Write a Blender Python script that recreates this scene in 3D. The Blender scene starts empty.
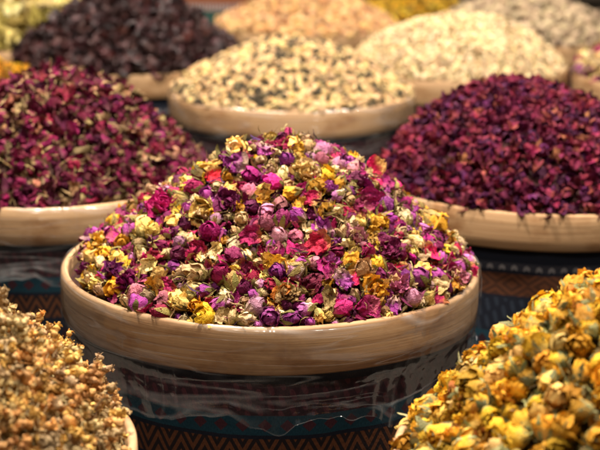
import bpy, math, random
import numpy as np
from mathutils import Vector, Matrix, Euler

SC = bpy.context.scene
COL = SC.collection
R = math.radians
random.seed(7)
rng = np.random.default_rng(11)

# ------------------------------------------------------------------ camera
ZR = 0.40                      # height of the drum rims above the floor
CAM = Vector((0.0, 0.0, ZR + 0.452))
PITCH = R(15.7)
ROLL = R(0.7)
FPX = 85 / 36 * 600            # focal length in photo pixels
cam_data = bpy.data.cameras.new('camera')
cam = bpy.data.objects.new('camera', cam_data)
COL.objects.link(cam)
cam_data.lens = 85
cam_data.sensor_width = 36
cam_data.sensor_fit = 'HORIZONTAL'
cam_data.clip_start = 0.02
cam_data.clip_end = 60
cam.matrix_world = (Matrix.Translation(CAM) @ Matrix.Rotation(R(90) - PITCH, 4, 'X')
                    @ Matrix.Rotation(ROLL, 4, 'Z'))
cam_data.dof.use_dof = True
cam_data.dof.focus_distance = 1.26
cam_data.dof.aperture_fstop = 7.1
cam_data.dof.aperture_blades = 9
SC.camera = cam
CM = cam.matrix_world.copy()
CMI = CM.inverted()

# ------------------------------------------------------------------ light of the covered market
world = bpy.data.worlds.new('World')
SC.world = world
world.use_nodes = True
wb = world.node_tree.nodes['Background']
wb.inputs['Color'].default_value = (1.0, 0.90, 0.80, 1)
wb.inputs['Strength'].default_value = 0.018


def lamp(name, loc, target, energy, size, color):
    d = bpy.data.lights.new(name, 'AREA')
    d.energy = energy
    d.shape = 'DISK'
    d.size = size
    d.color = color
    o = bpy.data.objects.new(name, d)
    COL.objects.link(o)
    o.location = loc
    o.rotation_euler = (Vector(target) - Vector(loc)).to_track_quat('-Z', 'Y').to_euler()
    return o


lamp('ceiling_lamp', (-0.30, 1.55, ZR + 1.45), (-0.05, 1.45, ZR), 56, 0.13, (1.0, 0.92, 0.82))
lamp('ceiling_lamp', (0.60, 1.25, ZR + 1.5), (0.45, 1.2, ZR), 43, 0.13, (1.0, 0.92, 0.81))
lamp('ceiling_lamp', (-0.55, 2.75, ZR + 1.55), (-0.4, 2.6, ZR), 31, 0.2, (1.0, 0.93, 0.83))
lamp('ceiling_lamp', (0.55, 2.65, ZR + 1.55), (0.5, 2.5, ZR), 19, 0.2, (1.0, 0.93, 0.83))
lamp('ceiling_lamp', (-0.05, 4.0, ZR + 1.5), (-0.1, 3.8, ZR), 27, 0.2, (1.0, 0.88, 0.72))
lamp('ceiling_lamp', (-0.25, 0.25, ZR + 1.6), (-0.1, 1.0, ZR), 17, 0.2, (1.0, 0.93, 0.84))
lamp('added_fill_light', (0.35, -0.7, ZR + 1.0), (0.0, 1.4, ZR), 1.3, 1.1, (0.96, 0.96, 1.0))  # soft fill added behind the camera, for dark gaps and film highlights

SC.view_settings.view_transform = 'Standard'
SC.view_settings.look = 'None'
SC.view_settings.exposure = 0.0
SC.view_settings.gamma = 1.0
SC.cycles.max_bounces = 6
SC.cycles.transparent_max_bounces = 12
SC.cycles.caustics_reflective = False
SC.cycles.caustics_refractive = False


# ------------------------------------------------------------------ material helpers
class Nodes:
    def __init__(self, name):
        self.m = bpy.data.materials.new(name)
        self.m.use_nodes = True
        self.t = self.m.node_tree
        self.b = self.t.nodes['Principled BSDF']
        self.out = self.t.nodes['Material Output']

    def n(self, typ, **kw):
        o = self.t.nodes.new(typ)
        for k, v in kw.items():
            setattr(o, k, v)
        return o

    def put(self, sock, v):
        if hasattr(v, 'links') or isinstance(v, bpy.types.NodeSocket):
            self.t.links.new(v, sock)
        else:
            sock.default_value = v

    def math(self, op, a, b=None, c=None, clamp=False):
        o = self.n('ShaderNodeMath', operation=op)
        o.use_clamp = clamp
        self.put(o.inputs[0], a)
        if b is not None:
            self.put(o.inputs[1], b)
        if c is not None:
            self.put(o.inputs[2], c)
        return o.outputs[0]

    def attr(self, name):
        return self.n('ShaderNodeAttribute', attribute_name=name)

    def noise(self, vec, scale, detail=3, rough=0.6, dist=0.0):
        o = self.n('ShaderNodeTexNoise')
        if vec is not None:
            self.put(o.inputs['Vector'], vec)
        o.inputs['Scale'].default_value = scale
        o.inputs['Detail'].default_value = detail
        o.inputs['Roughness'].default_value = rough
        o.inputs['Distortion'].default_value = dist
        return o.outputs['Fac']

    def ramp(self, fac, stops, interp='LINEAR'):
        o = self.n('ShaderNodeValToRGB')
        cr = o.color_ramp
        cr.interpolation = interp
        while len(cr.elements) < len(stops):
            cr.elements.new(0.5)
        for e, (p, c) in zip(cr.elements, stops):
            e.position = p
            e.color = (*c, 1) if len(c) == 3 else c
        self.put(o.inputs['Fac'], fac)
        return o.outputs['Color']

    def mix(self, fac, a, b, mode='MIX'):
        o = self.n('ShaderNodeMix', data_type='RGBA', blend_type=mode)
        self.put(o.inputs[0], fac)
        for s, v in ((o.inputs[6], a), (o.inputs[7], b)):
            self.put(s, (*v, 1) if isinstance(v, tuple) and len(v) == 3 else v)
        return o.outputs[2]

    def bump(self, h, strength=0.3, dist=0.001):
        o = self.n('ShaderNodeBump')
        o.inputs['Strength'].default_value = strength
        o.inputs['Distance'].default_value = dist
        self.put(o.inputs['Height'], h)
        self.t.links.new(o.outputs[0], self.b.inputs['Normal'])

    def done(self, color, rough=0.6, spec=0.4):
        self.put(self.b.inputs['Base Color'], color)
        self.put(self.b.inputs['Roughness'], rough)
        self.b.inputs['Specular IOR Level'].default_value = spec
        return self.m


_mats = {}


def flora(name, base, tip, alt, rough=0.62, spec=0.16, translucent=0.0, mottle=0.35, grad=(0.15, 0.6), fine=11):
    """dried plant matter: base -> tip along the piece (attribute 'run'), each piece its own shade between tip and alt"""
    if name in _mats:
        return _mats[name]
    N = Nodes(name)
    run = N.attr('run').outputs['Fac']
    tint = N.attr('tint').outputs['Fac']
    rnd = N.n('ShaderNodeObjectInfo').outputs['Random']
    k = N.math('FRACT', N.math('ADD', tint, rnd))
    geo = N.attr('piece').outputs['Vector']
    cb = N.n('ShaderNodeCombineXYZ')
    N.put(cb.inputs[0], N.math('MULTIPLY', k, 7.3))
    va = N.n('ShaderNodeVectorMath', operation='ADD')
    N.put(va.inputs[0], geo)
    N.put(va.inputs[1], cb.outputs[0])
    n1 = N.noise(va.outputs[0], 2.6, 4, 0.6)
    n2 = N.noise(va.outputs[0], fine, 3, 0.65)
    c_tip = N.mix(k, tip, alt)
    g = N.math('ADD', run, N.math('MULTIPLY', N.math('SUBTRACT', n1, 0.5), 0.9))
    mr = N.n('ShaderNodeMapRange', interpolation_type='SMOOTHSTEP')
    N.put(mr.inputs[0], g)
    mr.inputs[1].default_value, mr.inputs[2].default_value = grad
    c = N.mix(mr.outputs[0], base, c_tip)
    k2 = N.math('FRACT', N.math('MULTIPLY', k, 17.31))
    val = N.math('ADD', 0.5, N.math('MULTIPLY', k2, 0.78))
    val = N.math('MULTIPLY', val, N.math('ADD', 1.0 - mottle, N.math('MULTIPLY', n2, 2 * mottle)))
    hs = N.n('ShaderNodeHueSaturation')
    N.put(hs.inputs['Color'], c)
    N.put(hs.inputs['Value'], val)
    hs.inputs['Saturation'].default_value = 1.0
    N.put(hs.inputs['Hue'], N.math('ADD', 0.477, N.math('MULTIPLY', N.math('FRACT', N.math('MULTIPLY', k, 5.77)), 0.03)))
    wv = N.noise(va.outputs[0], 5.5, 2, 0.5, 1.2)
    ridg = N.math('ABSOLUTE', N.math('SUBTRACT', wv, 0.5))
    N.bump(N.math('ADD', N.math('ADD', N.math('MULTIPLY', n2, 0.6), N.math('MULTIPLY', n1, 1.2)), N.math('MULTIPLY', ridg, 2.4)), 0.8, 0.0014)
    N.done(hs.outputs[0], rough, spec)
    if translucent:
        tr = N.n('ShaderNodeBsdfTranslucent')
        N.put(tr.inputs['Color'], hs.outputs[0])
        ms = N.n('ShaderNodeMixShader')
        ms.inputs[0].default_value = translucent
        N.t.links.new(N.b.outputs[0], ms.inputs[1])
        N.t.links.new(tr.outputs[0], ms.inputs[2])
        N.t.links.new(ms.outputs[0], N.out.inputs['Surface'])
    _mats[name] = N.m
    return N.m


M_PURPLE = flora('purple_petal', (0.50, 0.32, 0.22), (0.25, 0.025, 0.17), (0.40, 0.07, 0.27), translucent=0.12, grad=(0.05, 0.5))
M_MAGENTA = flora('magenta_petal', (0.40, 0.07, 0.12), (0.48, 0.014, 0.15), (0.28, 0.010, 0.09), translucent=0.15)
M_CRIMSON = flora('crimson_petal', (0.40, 0.16, 0.04), (0.36, 0.012, 0.05), (0.17, 0.010, 0.035), translucent=0.12, grad=(0.0, 0.35))
M_RED = flora('red_petal', (0.62, 0.36, 0.10), (0.68, 0.018, 0.045), (0.52, 0.015, 0.08), translucent=0.15, grad=(0.05, 0.4))
M_WINE = flora('wine_petal', (0.16, 0.03, 0.05), (0.10, 0.008, 0.035), (0.20, 0.015, 0.075), translucent=0.08)
M_LILAC = flora('lilac_petal', (0.70, 0.52, 0.34), (0.48, 0.12, 0.30), (0.62, 0.30, 0.34), translucent=0.12, grad=(0.2, 0.75))
M_DUSTY = flora('dusty_pink_petal', (0.45, 0.25, 0.13), (0.36, 0.08, 0.13), (0.48, 0.18, 0.17), translucent=0.12)
M_CREAM = flora('cream_petal', (0.52, 0.36, 0.11), (0.78, 0.55, 0.22), (0.82, 0.63, 0.34), translucent=0.12)
M_YELLOW = flora('yellow_petal', (0.64, 0.42, 0.09), (0.76, 0.45, 0.026), (0.68, 0.34, 0.02), translucent=0.15)
M_PALEYEL = flora('pale_yellow_petal', (0.56, 0.44, 0.13), (0.76, 0.55, 0.15), (0.70, 0.42, 0.08), translucent=0.12)
M_ORANGE = flora('orange_petal', (0.50, 0.28, 0.05), (0.60, 0.26, 0.02), (0.46, 0.17, 0.016), translucent=0.12)
M_GREEN = flora('green_sepal', (0.22, 0.16, 0.04), (0.15, 0.135, 0.03), (0.30, 0.22, 0.065), translucent=0.1)
M_OLIVE = flora('olive_leaf', (0.26, 0.18, 0.05), (0.20, 0.155, 0.035), (0.38, 0.25, 0.085), translucent=0.12)
M_STRAW = flora('straw_stem', (0.34, 0.24, 0.10), (0.42, 0.30, 0.14), (0.22, 0.15, 0.06))
M_TAN = flora('tan_petal', (0.34, 0.26, 0.10), (0.44, 0.27, 0.10), (0.52, 0.36, 0.18), translucent=0.1)
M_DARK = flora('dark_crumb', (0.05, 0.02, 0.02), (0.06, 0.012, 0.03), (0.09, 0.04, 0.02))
M_INK = flora('inky_violet_petal', (0.05, 0.02, 0.06), (0.06, 0.012, 0.09), (0.03, 0.012, 0.04))


# ------------------------------------------------------------------ piece meshes (numpy)
class P:
    """verts, quads, one material index per quad, 'run' per vertex"""

    def __init__(s):
        s.v, s.f, s.m, s.r, s.n = [], [], [], [], 0

    def grid(s, pts, run, mi, wrap=False):
        nu, nv = pts.shape[:2]
        i, j = np.meshgrid(np.arange(nu if wrap else nu - 1), np.arange(nv - 1), indexing='ij')
        i2 = (i + 1) % nu
        f = np.stack([i * nv + j, i2 * nv + j, i2 * nv + j + 1, i * nv + j + 1], -1).reshape(-1, 4)
        s.v.append(pts.reshape(-1, 3))
        s.r.append(np.broadcast_to(run, (nu, nv)).reshape(-1))
        s.f.append(f + s.n)
        s.m.append(np.full(len(f), mi))
        s.n += nu * nv

    def arrays(s):
        return np.concatenate(s.v), np.concatenate(s.f), np.concatenate(s.m), np.concatenate(s.r)

    def scaled(s, k):
        s.v = [a * k for a in s.v]
        return s


def wob(p, amp, freq, seed):
    g = np.random.default_rng(seed)
    o = np.zeros_like(p)
    for k in range(5):
        w = g.normal(size=3) * freq * (1 + 0.6 * k)
        ph = g.uniform(0, 6.28, 3)
        d = p @ w
        for a in range(3):
            o[..., a] += np.sin(d + ph[a]) * amp / (1 + 0.6 * k)
    return p + o


def tube(p, a, b, r0, r1, mi, bend=0.0, seed=0, nu=6, nv=5, run=(0.3, 1.0)):
    g = np.random.default_rng(seed)
    a, b = np.array(a, float), np.array(b, float)
    d = b - a
    L = np.linalg.norm(d)
    d /= L
    x = np.cross(d, g.normal(size=3))
    x /= np.linalg.norm(x)
    y = np.cross(d, x)
    t = np.linspace(0, 1, nv)
    u = np.arange(nu) / nu * 2 * np.pi
    rr = r0 + (r1 - r0) * t
    c = a + d * (t[:, None] * L) + x * (np.sin(t * np.pi)[:, None] * bend * L)
    pts = c[None] + rr[None, :, None] * (np.cos(u)[:, None, None] * x + np.sin(u)[:, None, None] * y)
    p.grid(pts, np.linspace(run[0], run[1], nv)[None, :], mi, wrap=True)


def ovoid(p, L, rad, mi, seed=0, nu=10, nv=8, tip=0.05, base=0.3, rough=0.03, flat=1.0):
    v = np.linspace(0, 1, nv)
    u = np.arange(nu) / nu * 2 * np.pi
    prof = rad * np.sin(np.pi * (0.02 + 0.96 * v ** (1.0 - base * 0.6))) ** 0.75
    U, V = np.meshgrid(u, v, indexing='ij')
    PR = np.broadcast_to(prof, U.shape)
    pts = np.stack([PR * np.cos(U), PR * np.sin(U) * flat, (V - 0.5) * L], -1)
    p.grid(wob(pts, rough * rad, 6 / max(L, 1e-6) * 0.5, seed), V, mi, wrap=True)


def bud_petals(p, mi, seed, n=6, L=1.0, rad=0.36, flare=0.10, ruffle=0.03, open_=0.0, nu=9, nv=9, hmin=0.62):
    g = np.random.default_rng(seed)
    ovoid(p, L * 0.92, rad * 0.86, mi, seed, nu=12, nv=9)
    a0 = g.uniform(0, 6.28)
    for k in range(n):
        f = k / max(1, n - 1)                    # inner -> outer
        a = a0 + k * 2.4 + g.normal() * 0.2
        half = g.uniform(0.95, 1.35)
        u = np.linspace(-1, 1, nu)
        v = np.linspace(0, 1, nv)
        U, V = np.meshgrid(u, v, indexing='ij')
        h = (1.0 - (1 - hmin) * f * g.uniform(0.5, 1.1))
        Z = -0.5 * L + L * h * V * (1 - 0.22 * U ** 2 * V)
        vv = np.clip((Z + 0.5 * L) / L, 0, 1)
        prof = rad * (0.90 + 0.16 * f) * np.sin(np.pi * (0.07 + 0.83 * vv)) ** 0.8
        prof = prof + rad * (flare * (0.3 + f)) * V ** 4 + rad * open_ * (0.2 + f) * V ** 1.6
        prof = prof + rad * 0.07 * np.abs(U) ** 3
        A = a + U * half * (1 - 0.15 * V)
        pts = np.stack([prof * np.cos(A), prof * np.sin(A), Z], -1)
        edge = (0.3 + V ** 2)[..., None]
        w = wob(pts, ruffle, 9.0, seed * 31 + k) - pts
        p.grid(pts + w * edge, V, mi)


def sepals(p, mi, seed, n=5, L=1.0, rad=0.36, length=0.62, out=0.12, width=0.16):
    g = np.random.default_rng(seed + 99)
    for k in range(n):
        a = k * 2 * np.pi / n + g.normal() * 0.25
        ln = length * g.uniform(0.6, 1.25)
        u = np.linspace(-1, 1, 4)
        v = np.linspace(0, 1, 8)
        U, V = np.meshgrid(u, v, indexing='ij')
        Z = -0.52 * L + ln * V
        vv = np.clip((Z + 0.5 * L) / L, 0, 1)
        r = rad * 1.12 * np.sin(np.pi * (0.07 + 0.83 * vv)) ** 0.8 + out * g.uniform(0.2, 2.2) * V ** 2.5 + 0.015
        wid = width * np.sin(np.pi * (0.18 + 0.80 * V)) + 0.01
        tx, ty = -np.sin(a), np.cos(a)
        off = U * wid
        rr = r - 0.12 * U ** 2 * wid
        pts = np.stack([rr * np.cos(a) + off * tx, rr * np.sin(a) + off * ty, Z], -1)
        p.grid(wob(pts, 0.02, 7, seed * 7 + k), V, mi)


def petal(p, mi, seed, cup=0.5, curl=0.4, ruffle=0.05, wide=0.42, nu=13, nv=13, asp=1.0):
    g = np.random.default_rng(seed)
    u = np.linspace(-1, 1, nu)
    v = np.linspace(0, 1, nv)
    U, V = np.meshgrid(u, v, indexing='ij')
    w = wide * (np.sin(np.pi * (0.06 + 0.86 * V ** 0.8)) ** 0.65)
    notch = 0.06 * g.uniform(-1, 1)
    X = U * w
    Y = (V - 0.5) * asp + notch * (1 - np.abs(U)) * V ** 3 - 0.10 * U ** 2 * V ** 3
    Z = cup * X ** 2 * 2.0 + curl * (Y - 0.1) ** 2 * 1.2 * g.choice([-1, 1]) + 0.10 * g.normal() * U * V
    Z = Z + 0.18 * g.uniform(0, 1) * V ** 5 * g.choice([-1, 1])
    pts = np.stack([X, Y, Z], -1)
    pts = wob(pts, ruffle * 0.6, 5.0, seed)
    pts = wob(pts, ruffle * 0.45, 14.0, seed + 5)
    pts = wob(pts, ruffle * 0.16, 30.0, seed + 9)
    p.grid(pts, V, mi)


def open_rose(p, mi, seed, n=14, ruffle=0.07, openness=0.75, mi2=None):
    """a dried rose that has opened: rings of crumpled petals"""
    g = np.random.default_rng(seed)
    ovoid(p, 0.5, 0.22, mi, seed, nu=8, nv=6)
    for k in range(n):
        f = k / (n - 1)
        a = k * 2.4 + g.normal() * 0.3
        tilt = (0.15 + openness * f) * 1.25
        u = np.linspace(-1, 1, 8)
        v = np.linspace(0, 1, 8)
        U, V = np.meshgrid(u, v, indexing='ij')
        ln = 0.50 + 0.10 * f
        w = (0.16 + 0.15 * f) * np.sin(np.pi * (0.12 + 0.74 * V)) ** 0.6
        Y = 0.03 + 0.05 * f + ln * V * np.sin(tilt) + 0.10 * np.sin(V * 3.1) * f
        Z = -0.25 + ln * V * np.cos(tilt) * 1.25 - 0.14 * f * V ** 3
        X = U * w
        Y = Y - 0.55 * X ** 2 / (0.2 + 0.2 * f) * (1 - 0.3 * V)
        pts = np.stack([X * math.cos(a) - Y * math.sin(a), X * math.sin(a) + Y * math.cos(a), Z], -1)
        ed = (0.25 + V)[..., None]
        pts = pts + (wob(pts, ruffle, 9, seed * 13 + k) - pts) * ed
        p.grid(pts, V, mi if (mi2 is None or k % 3) else mi2)


def strip(p, mi, seed, ln=1.0, wid=0.12, bend=0.5, nu=3, nv=8):
    g = np.random.default_rng(seed)
    u = np.linspace(-1, 1, nu)
    v = np.linspace(0, 1, nv)
    U, V = np.meshgrid(u, v, indexing='ij')
    w = wid * np.sin(np.pi * (0.08 + 0.86 * V)) ** 0.8
    th = bend * (V - 0.5) * 3
    Y = np.sin(th) / max(abs(bend) * 3, 0.2) * ln
    Z = (1 - np.cos(th)) / max(abs(bend) * 3, 0.2) * ln + U ** 2 * w * 0.8
    X = U * w + 0.1 * np.sin(V * 4 + g.uniform(0, 6)) * ln
    p.grid(wob(np.stack([X, Y, Z], -1), 0.03, 6, seed), V, mi)


def to_mesh(name, arr, mats, tint=None, local=None):
    v, f, m, r = arr
    me = bpy.data.meshes.new(name)
    me.vertices.add(len(v))
    me.vertices.foreach_set('co', v.astype(np.float32).reshape(-1))
    me.loops.add(len(f) * 4)
    me.loops.foreach_set('vertex_index', f.astype(np.int32).reshape(-1))
    me.polygons.add(len(f))
    me.polygons.foreach_set('loop_start', np.arange(0, len(f) * 4, 4, dtype=np.int32))
    me.polygons.foreach_set('material_index', m.astype(np.int32))
    me.polygons.foreach_set('use_smooth', np.ones(len(f), dtype=bool))
    me.update(calc_edges=True)
    a = me.attributes.new('run', 'FLOAT', 'POINT')
    a.data.foreach_set('value', r.astype(np.float32))
    a = me.attributes.new('piece', 'FLOAT_VECTOR', 'POINT')
    a.data.foreach_set('vector', np.asarray(v if local is None else local, np.float32).reshape(-1))
    if tint is not None:
        a = me.attributes.new('tint', 'FLOAT', 'POINT')
        a.data.foreach_set('value', tint.astype(np.float32))
    for mt in mats:
        me.materials.append(mt)
    me.validate()
    return me


def tag(o, label=None, cat=None, group=None, kind=None):
    if label:
        o['label'] = label
    if cat:
        o['category'] = cat
    if group:
        o['group'] = group
    if kind:
        o['kind'] = kind
    return o


class Variant:
    """one model of a piece: body mesh arrays plus named part arrays, all of unit size"""

    def __init__(s, look, body, mats, parts=(), flat=False):
        s.look, s.mats, s.flat = look, mats, flat
        s.body = body.arrays()
        s.parts = [(n, q.arrays(), mt) for n, q, mt in parts]
        s.me, s.pme = None, None

    def meshes(s, name):
        if s.me is None:
            s.me = to_mesh(name, s.body, s.mats)
            s.pme = [(n, to_mesh(n, a, [mt])) for n, a, mt in s.parts]
        return s.me, s.pme

    def all_arrays(s):
        out = [(s.body, s.mats)]
        for n, a, mt in s.parts:
            out.append((a, [mt]))
        return out


class Joined:
    """many pieces gathered in one mesh"""

    def __init__(s):
        s.v, s.f, s.m, s.r, s.t, s.n, s.mats, s.l = [], [], [], [], [], 0, [], []

    def add(s, arr, mats, M, tint):
        v, f, m, r = arr
        idx = []
        for mt in mats:
            if mt not in s.mats:
                s.mats.append(mt)
            idx.append(s.mats.index(mt))
        A = np.array(M)
        s.v.append(v @ A[:3, :3].T + A[:3, 3])
        s.l.append(v if len(v) != 2160 else v * 60)
        s.f.append(f + s.n)
        s.m.append(np.array(idx)[m])
        s.r.append(r)
        s.t.append(np.full(len(v), tint))
        s.n += len(v)

    def piece(s, var, M):
        t = random.random()
        for arr, mats in var.all_arrays():
            s.add(arr, mats, M, t)

    def build(s, name, loc):
        V = np.concatenate(s.v) - np.array(loc)
        me = to_mesh(name, (V, np.concatenate(s.f), np.concatenate(s.m), np.concatenate(s.r)), s.mats, np.concatenate(s.t), np.concatenate(s.l))
        o = bpy.data.objects.new(name, me)
        o.location = loc
        COL.objects.link(o)
        return o


def mk(fn, *a, **k):
    p = P()
    fn(p, *a, **k)
    return p


def rosebud(mat, look, seed, green=M_GREEN, **kw):
    b = mk(bud_petals, 0, seed, **kw)
    s_ = P()
    sepals(s_, 0, seed, length=random.uniform(0.42, 0.85), out=random.uniform(0.03, 0.2), width=random.uniform(0.075, 0.13))
    tube(s_, (0, 0, -0.50), (0, 0, -0.50 - random.uniform(0.06, 0.3)), 0.075, 0.04, 0, 0.1, seed)
    return Variant(look, b, [mat], [('calyx', s_, green)])


def rosepetal(mat, look, seed, **kw):
    return Variant(look, mk(petal, 0, seed, **kw), [mat], flat=True)


def rose(mat, look, seed, mat2=None, green=M_GREEN, **kw):
    b = mk(open_rose, 0, seed, mi2=1 if mat2 else None, **kw)
    s_ = P()
    sepals(s_, 0, seed, L=0.6, rad=0.26, length=0.5, out=0.2)
    return Variant(look, b, [mat] + ([mat2] if mat2 else []), [('calyx', s_, green)])


# ------------------------------------------------------------------ heaps
def px_ray(x, y):
    d = Vector(((x - 300) / FPX, -(y - 225) / FPX, -1.0))
    return (CM.to_3x3() @ d).normalized()


def px_of(p):
    q = CMI @ Vector(p)
    return 300 + FPX * q.x / -q.z, 225 - FPX * q.y / -q.z, -q.z


RIM_R, RIM_IN, RIM_H = 0.220, 0.2125, 0.047
HEAPS = []


class Heap:
    def __init__(s, px, d, H, c=0.22, off=(0, 0), zr=ZR, lumps=0.004, drop=0.008, seed=1, w=0.0):
        # drum centre: at horizontal distance d, where the photo's column px crosses it
        Z = d * math.cos(PITCH) + 0.452 * math.sin(PITCH)
        s.x, s.y, s.z = (px - 300) / FPX * Z, d, zr
        s.H, s.c, s.off, s.drop, s.lumps, s.full = H, c, off, drop, lumps, w
        g = np.random.default_rng(seed)
        s.w = g.normal(size=(6, 2)) * 22
        s.ph = g.uniform(0, 6.28, 6)
        s.pc = -px
        HEAPS.append(s)

    def h(s, X, Y):
        X, Y = np.asarray(X, float) - s.x, np.asarray(Y, float) - s.y
        rho = np.minimum(np.hypot(X, Y) / RIM_IN, 1.0)
        r = np.hypot(X - s.off[0] * (1 - rho), Y - s.off[1] * (1 - rho)) / RIM_IN
        k = math.sqrt(1 + s.c ** 2)
        g = (k - np.sqrt(np.minimum(r, 1.0) ** 2 + s.c ** 2)) / (k - s.c)
        g = (1 - s.full) * g + s.full * (1 - np.minimum(r, 1.0) ** 3)
        l = sum(np.sin(X * w[0] + Y * w[1] + p) for w, p in zip(s.w, s.ph)) * s.lumps / 2.5
        return s.z - s.drop + s.H * g + l * (1 - rho ** 3)

    def normal(s, x, y, e=0.006):
        dx = (s.h(x + e, y) - s.h(x - e, y)) / (2 * e)
        dy = (s.h(x, y + e) - s.h(x, y - e)) / (2 * e)
        return Vector((-dx, -dy, 1)).normalized()

    def hit(s, px, py):
        d = px_ray(px, py)
        t0 = (s.y - 0.24) / d.y
        ts = np.linspace(t0, (s.y + 0.24) / d.y, 500)
        xs, ys, zs = CAM.x + d.x * ts, CAM.y + d.y * ts, CAM.z + d.z * ts
        inside = np.hypot(xs - s.x, ys - s.y) < RIM_IN
        below = (zs < s.h(xs, ys)) & inside
        i = int(np.argmax(below)) if below.any() else None
        if i is None:
            return None
        return Vector((xs[i], ys[i], float(s.h(xs[i], ys[i]))))


def hidden(pts, own):
    """which points another heap or drum stands in front of"""
    pts = np.asarray(pts)
    out = np.zeros(len(pts), bool)
    c = np.array(CAM)
    for h in HEAPS:
        if h is own or h.y > own.y + 0.1:
            continue
        for t in np.linspace(0.3, 0.97, 70):
            q = c + (pts - c) * t
            ins = np.hypot(q[:, 0] - h.x, q[:, 1] - h.y) < RIM_IN
            out |= ins & (q[:, 2] < h.h(q[:, 0], q[:, 1]))
    return out


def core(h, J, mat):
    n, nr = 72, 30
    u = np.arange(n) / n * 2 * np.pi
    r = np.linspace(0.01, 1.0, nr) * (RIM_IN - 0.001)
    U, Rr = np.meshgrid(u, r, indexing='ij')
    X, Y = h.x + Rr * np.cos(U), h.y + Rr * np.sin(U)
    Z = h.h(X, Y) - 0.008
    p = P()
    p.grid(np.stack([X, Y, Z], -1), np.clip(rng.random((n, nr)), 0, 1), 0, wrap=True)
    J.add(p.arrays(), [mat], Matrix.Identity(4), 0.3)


class Scatter:
    def __init__(s, h):
        s.h, s.cell, s.g, s.items = h, 0.02, {}, []

    def free(s, p, r, k):
        c = s.cell
        ix, iy = int(p.x / c), int(p.y / c)
        for a in range(ix - 2, ix + 3):
            for b in range(iy - 2, iy + 3):
                for q, rq in s.g.get((a, b), ()):
                    if (q - p).length < (r + rq) * k:
                        return False
        return True

    def put(s, p, r):
        s.g.setdefault((int(p.x / s.cell), int(p.y / s.cell)), []).append((p, r))

    def orient(s, n, flat, lie=0.5, up=0.22):
        if flat:
            z = (n + Vector((random.gauss(0, lie), random.gauss(0, lie), random.gauss(0, lie)))).normalized()
            if random.random() < 0.45:
                z = -z
        else:
            z = Vector((random.gauss(0, 1), random.gauss(0, 1), random.gauss(0, 1))).normalized()
            z = (z - n * z.dot(n) * 0.5 + n * up).normalized()
        q = z.to_track_quat('Z', 'Y').to_matrix().to_4x4()
        return q @ Matrix.Rotation(random.uniform(0, 6.28), 4, 'Z')

    def fill(s, kind, variants, n, size, k=0.42, off=(0.0, 0.3), rmax=0.985, tries=6, lie=0.5, up=0.22):
        """drop n pieces of kind; size = (min, max) length in metres"""
        got = 0
        for _ in range(n * tries):
            if got >= n:
                break
            a, q = random.uniform(0, 6.2832), math.sqrt(random.random()) * rmax * (RIM_IN + 0.004)
            x, y = s.h.x + q * math.cos(a), s.h.y + q * math.sin(a)
            sz = random.uniform(*size)
            r = sz * 0.5
            lim = RIM_IN - r * (0.5 if s.h.drop > 0.005 else -0.3)
            if s.h is h_gold and kind == 'flower_sprig':
                lim = RIM_IN - 0.014
            if q > lim or (s.h is h_mix and math.hypot(x - s.h.x - 0.009, y - s.h.y + 0.006) > RIM_IN - 0.005):
                continue
            nrm = s.h.normal(x, y)
            p = Vector((x, y, float(s.h.h(x, y)))) + nrm * (sz * random.uniform(*off))
            if not s.free(p, r, k):
                continue
            s.put(p, r)
            got += 1
            v = random.choice(variants)
            sv = Matrix.Diagonal((sz * random.uniform(0.85, 1.15), sz * random.uniform(0.85, 1.15), sz, 1))
            M = Matrix.Translation(p) @ s.orient(nrm, v.flat, lie, up) @ sv
            s.items.append((kind, v, M, p, nrm, sz))


def emit(items, h, J, kinds, most=300):
    """the pieces of each kind that show largest become objects, the rest go into the heap's own mesh J"""
    if not items:
        return
    pts = np.array([i[3] for i in items])
    hid = hidden(pts, h)
    by = {}
    for i, it in enumerate(items):
        kind, v, M, p, nrm, sz = it
        x, y, z = px_of(p)
        to = (CAM - p).normalized()
        seen = not hid[i] and -12 < x < 612 and -10 < y < 460 and nrm.dot(to) > -0.02
        by.setdefault(kind, []).append((not seen, -sz / z * (0.4 + max(0, nrm.dot(to))), i, seen))
    for kind, L in by.items():
        L.sort()
        made = 0
        for _, _, i, seen in L:
            _, v, M, p, nrm, sz = items[i]
            if seen and made < most and kind in kinds:
                spec = kinds[kind]
                me, pm = v.meshes(kind)
                o = bpy.data.objects.new(kind, me)
                o.matrix_world = M
                COL.objects.link(o)
                tag(o, spec['label'](v, p, h), spec['cat'], spec['group'])
                for pn, pme in pm:
                    c = bpy.data.objects.new(pn, pme)
                    c.parent = o
                    COL.objects.link(c)
                made += 1
            else:
                J.piece(v, M)


# ------------------------------------------------------------------ floor and back of the stall
def plain(name, col, rough=0.8, scale=40, var=0.4):
    N = Nodes(name)
    co = N.n('ShaderNodeTexCoord').outputs['Object']
    n1 = N.noise(co, scale, 5, 0.65)
    c = N.ramp(n1, [(0.25, tuple(x * (1 - var) for x in col)), (0.75, tuple(min(1, x * (1 + var)) for x in col))])
    N.bump(n1, 0.3, 0.002)
    return N.done(c, rough, 0.3)


def box_obj(name, lo, hi, mat, bev=0.003):
    import bmesh
    bm = bmesh.new()
    bmesh.ops.create_cube(bm, size=1)
    lo, hi = Vector(lo), Vector(hi)
    for v in bm.verts:
        v.co = Vector((v.co.x * (hi.x - lo.x), v.co.y * (hi.y - lo.y), v.co.z * (hi.z - lo.z)))
    if bev:
        bmesh.ops.bevel(bm, geom=bm.edges[:], offset=bev, segments=2, affect='EDGES')
    me = bpy.data.meshes.new(name)
    bm.to_mesh(me)
    bm.free()
    me.materials.append(mat)
    o = bpy.data.objects.new(name, me)
    o.location = (lo + hi) / 2
    COL.objects.link(o)
    return o


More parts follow.
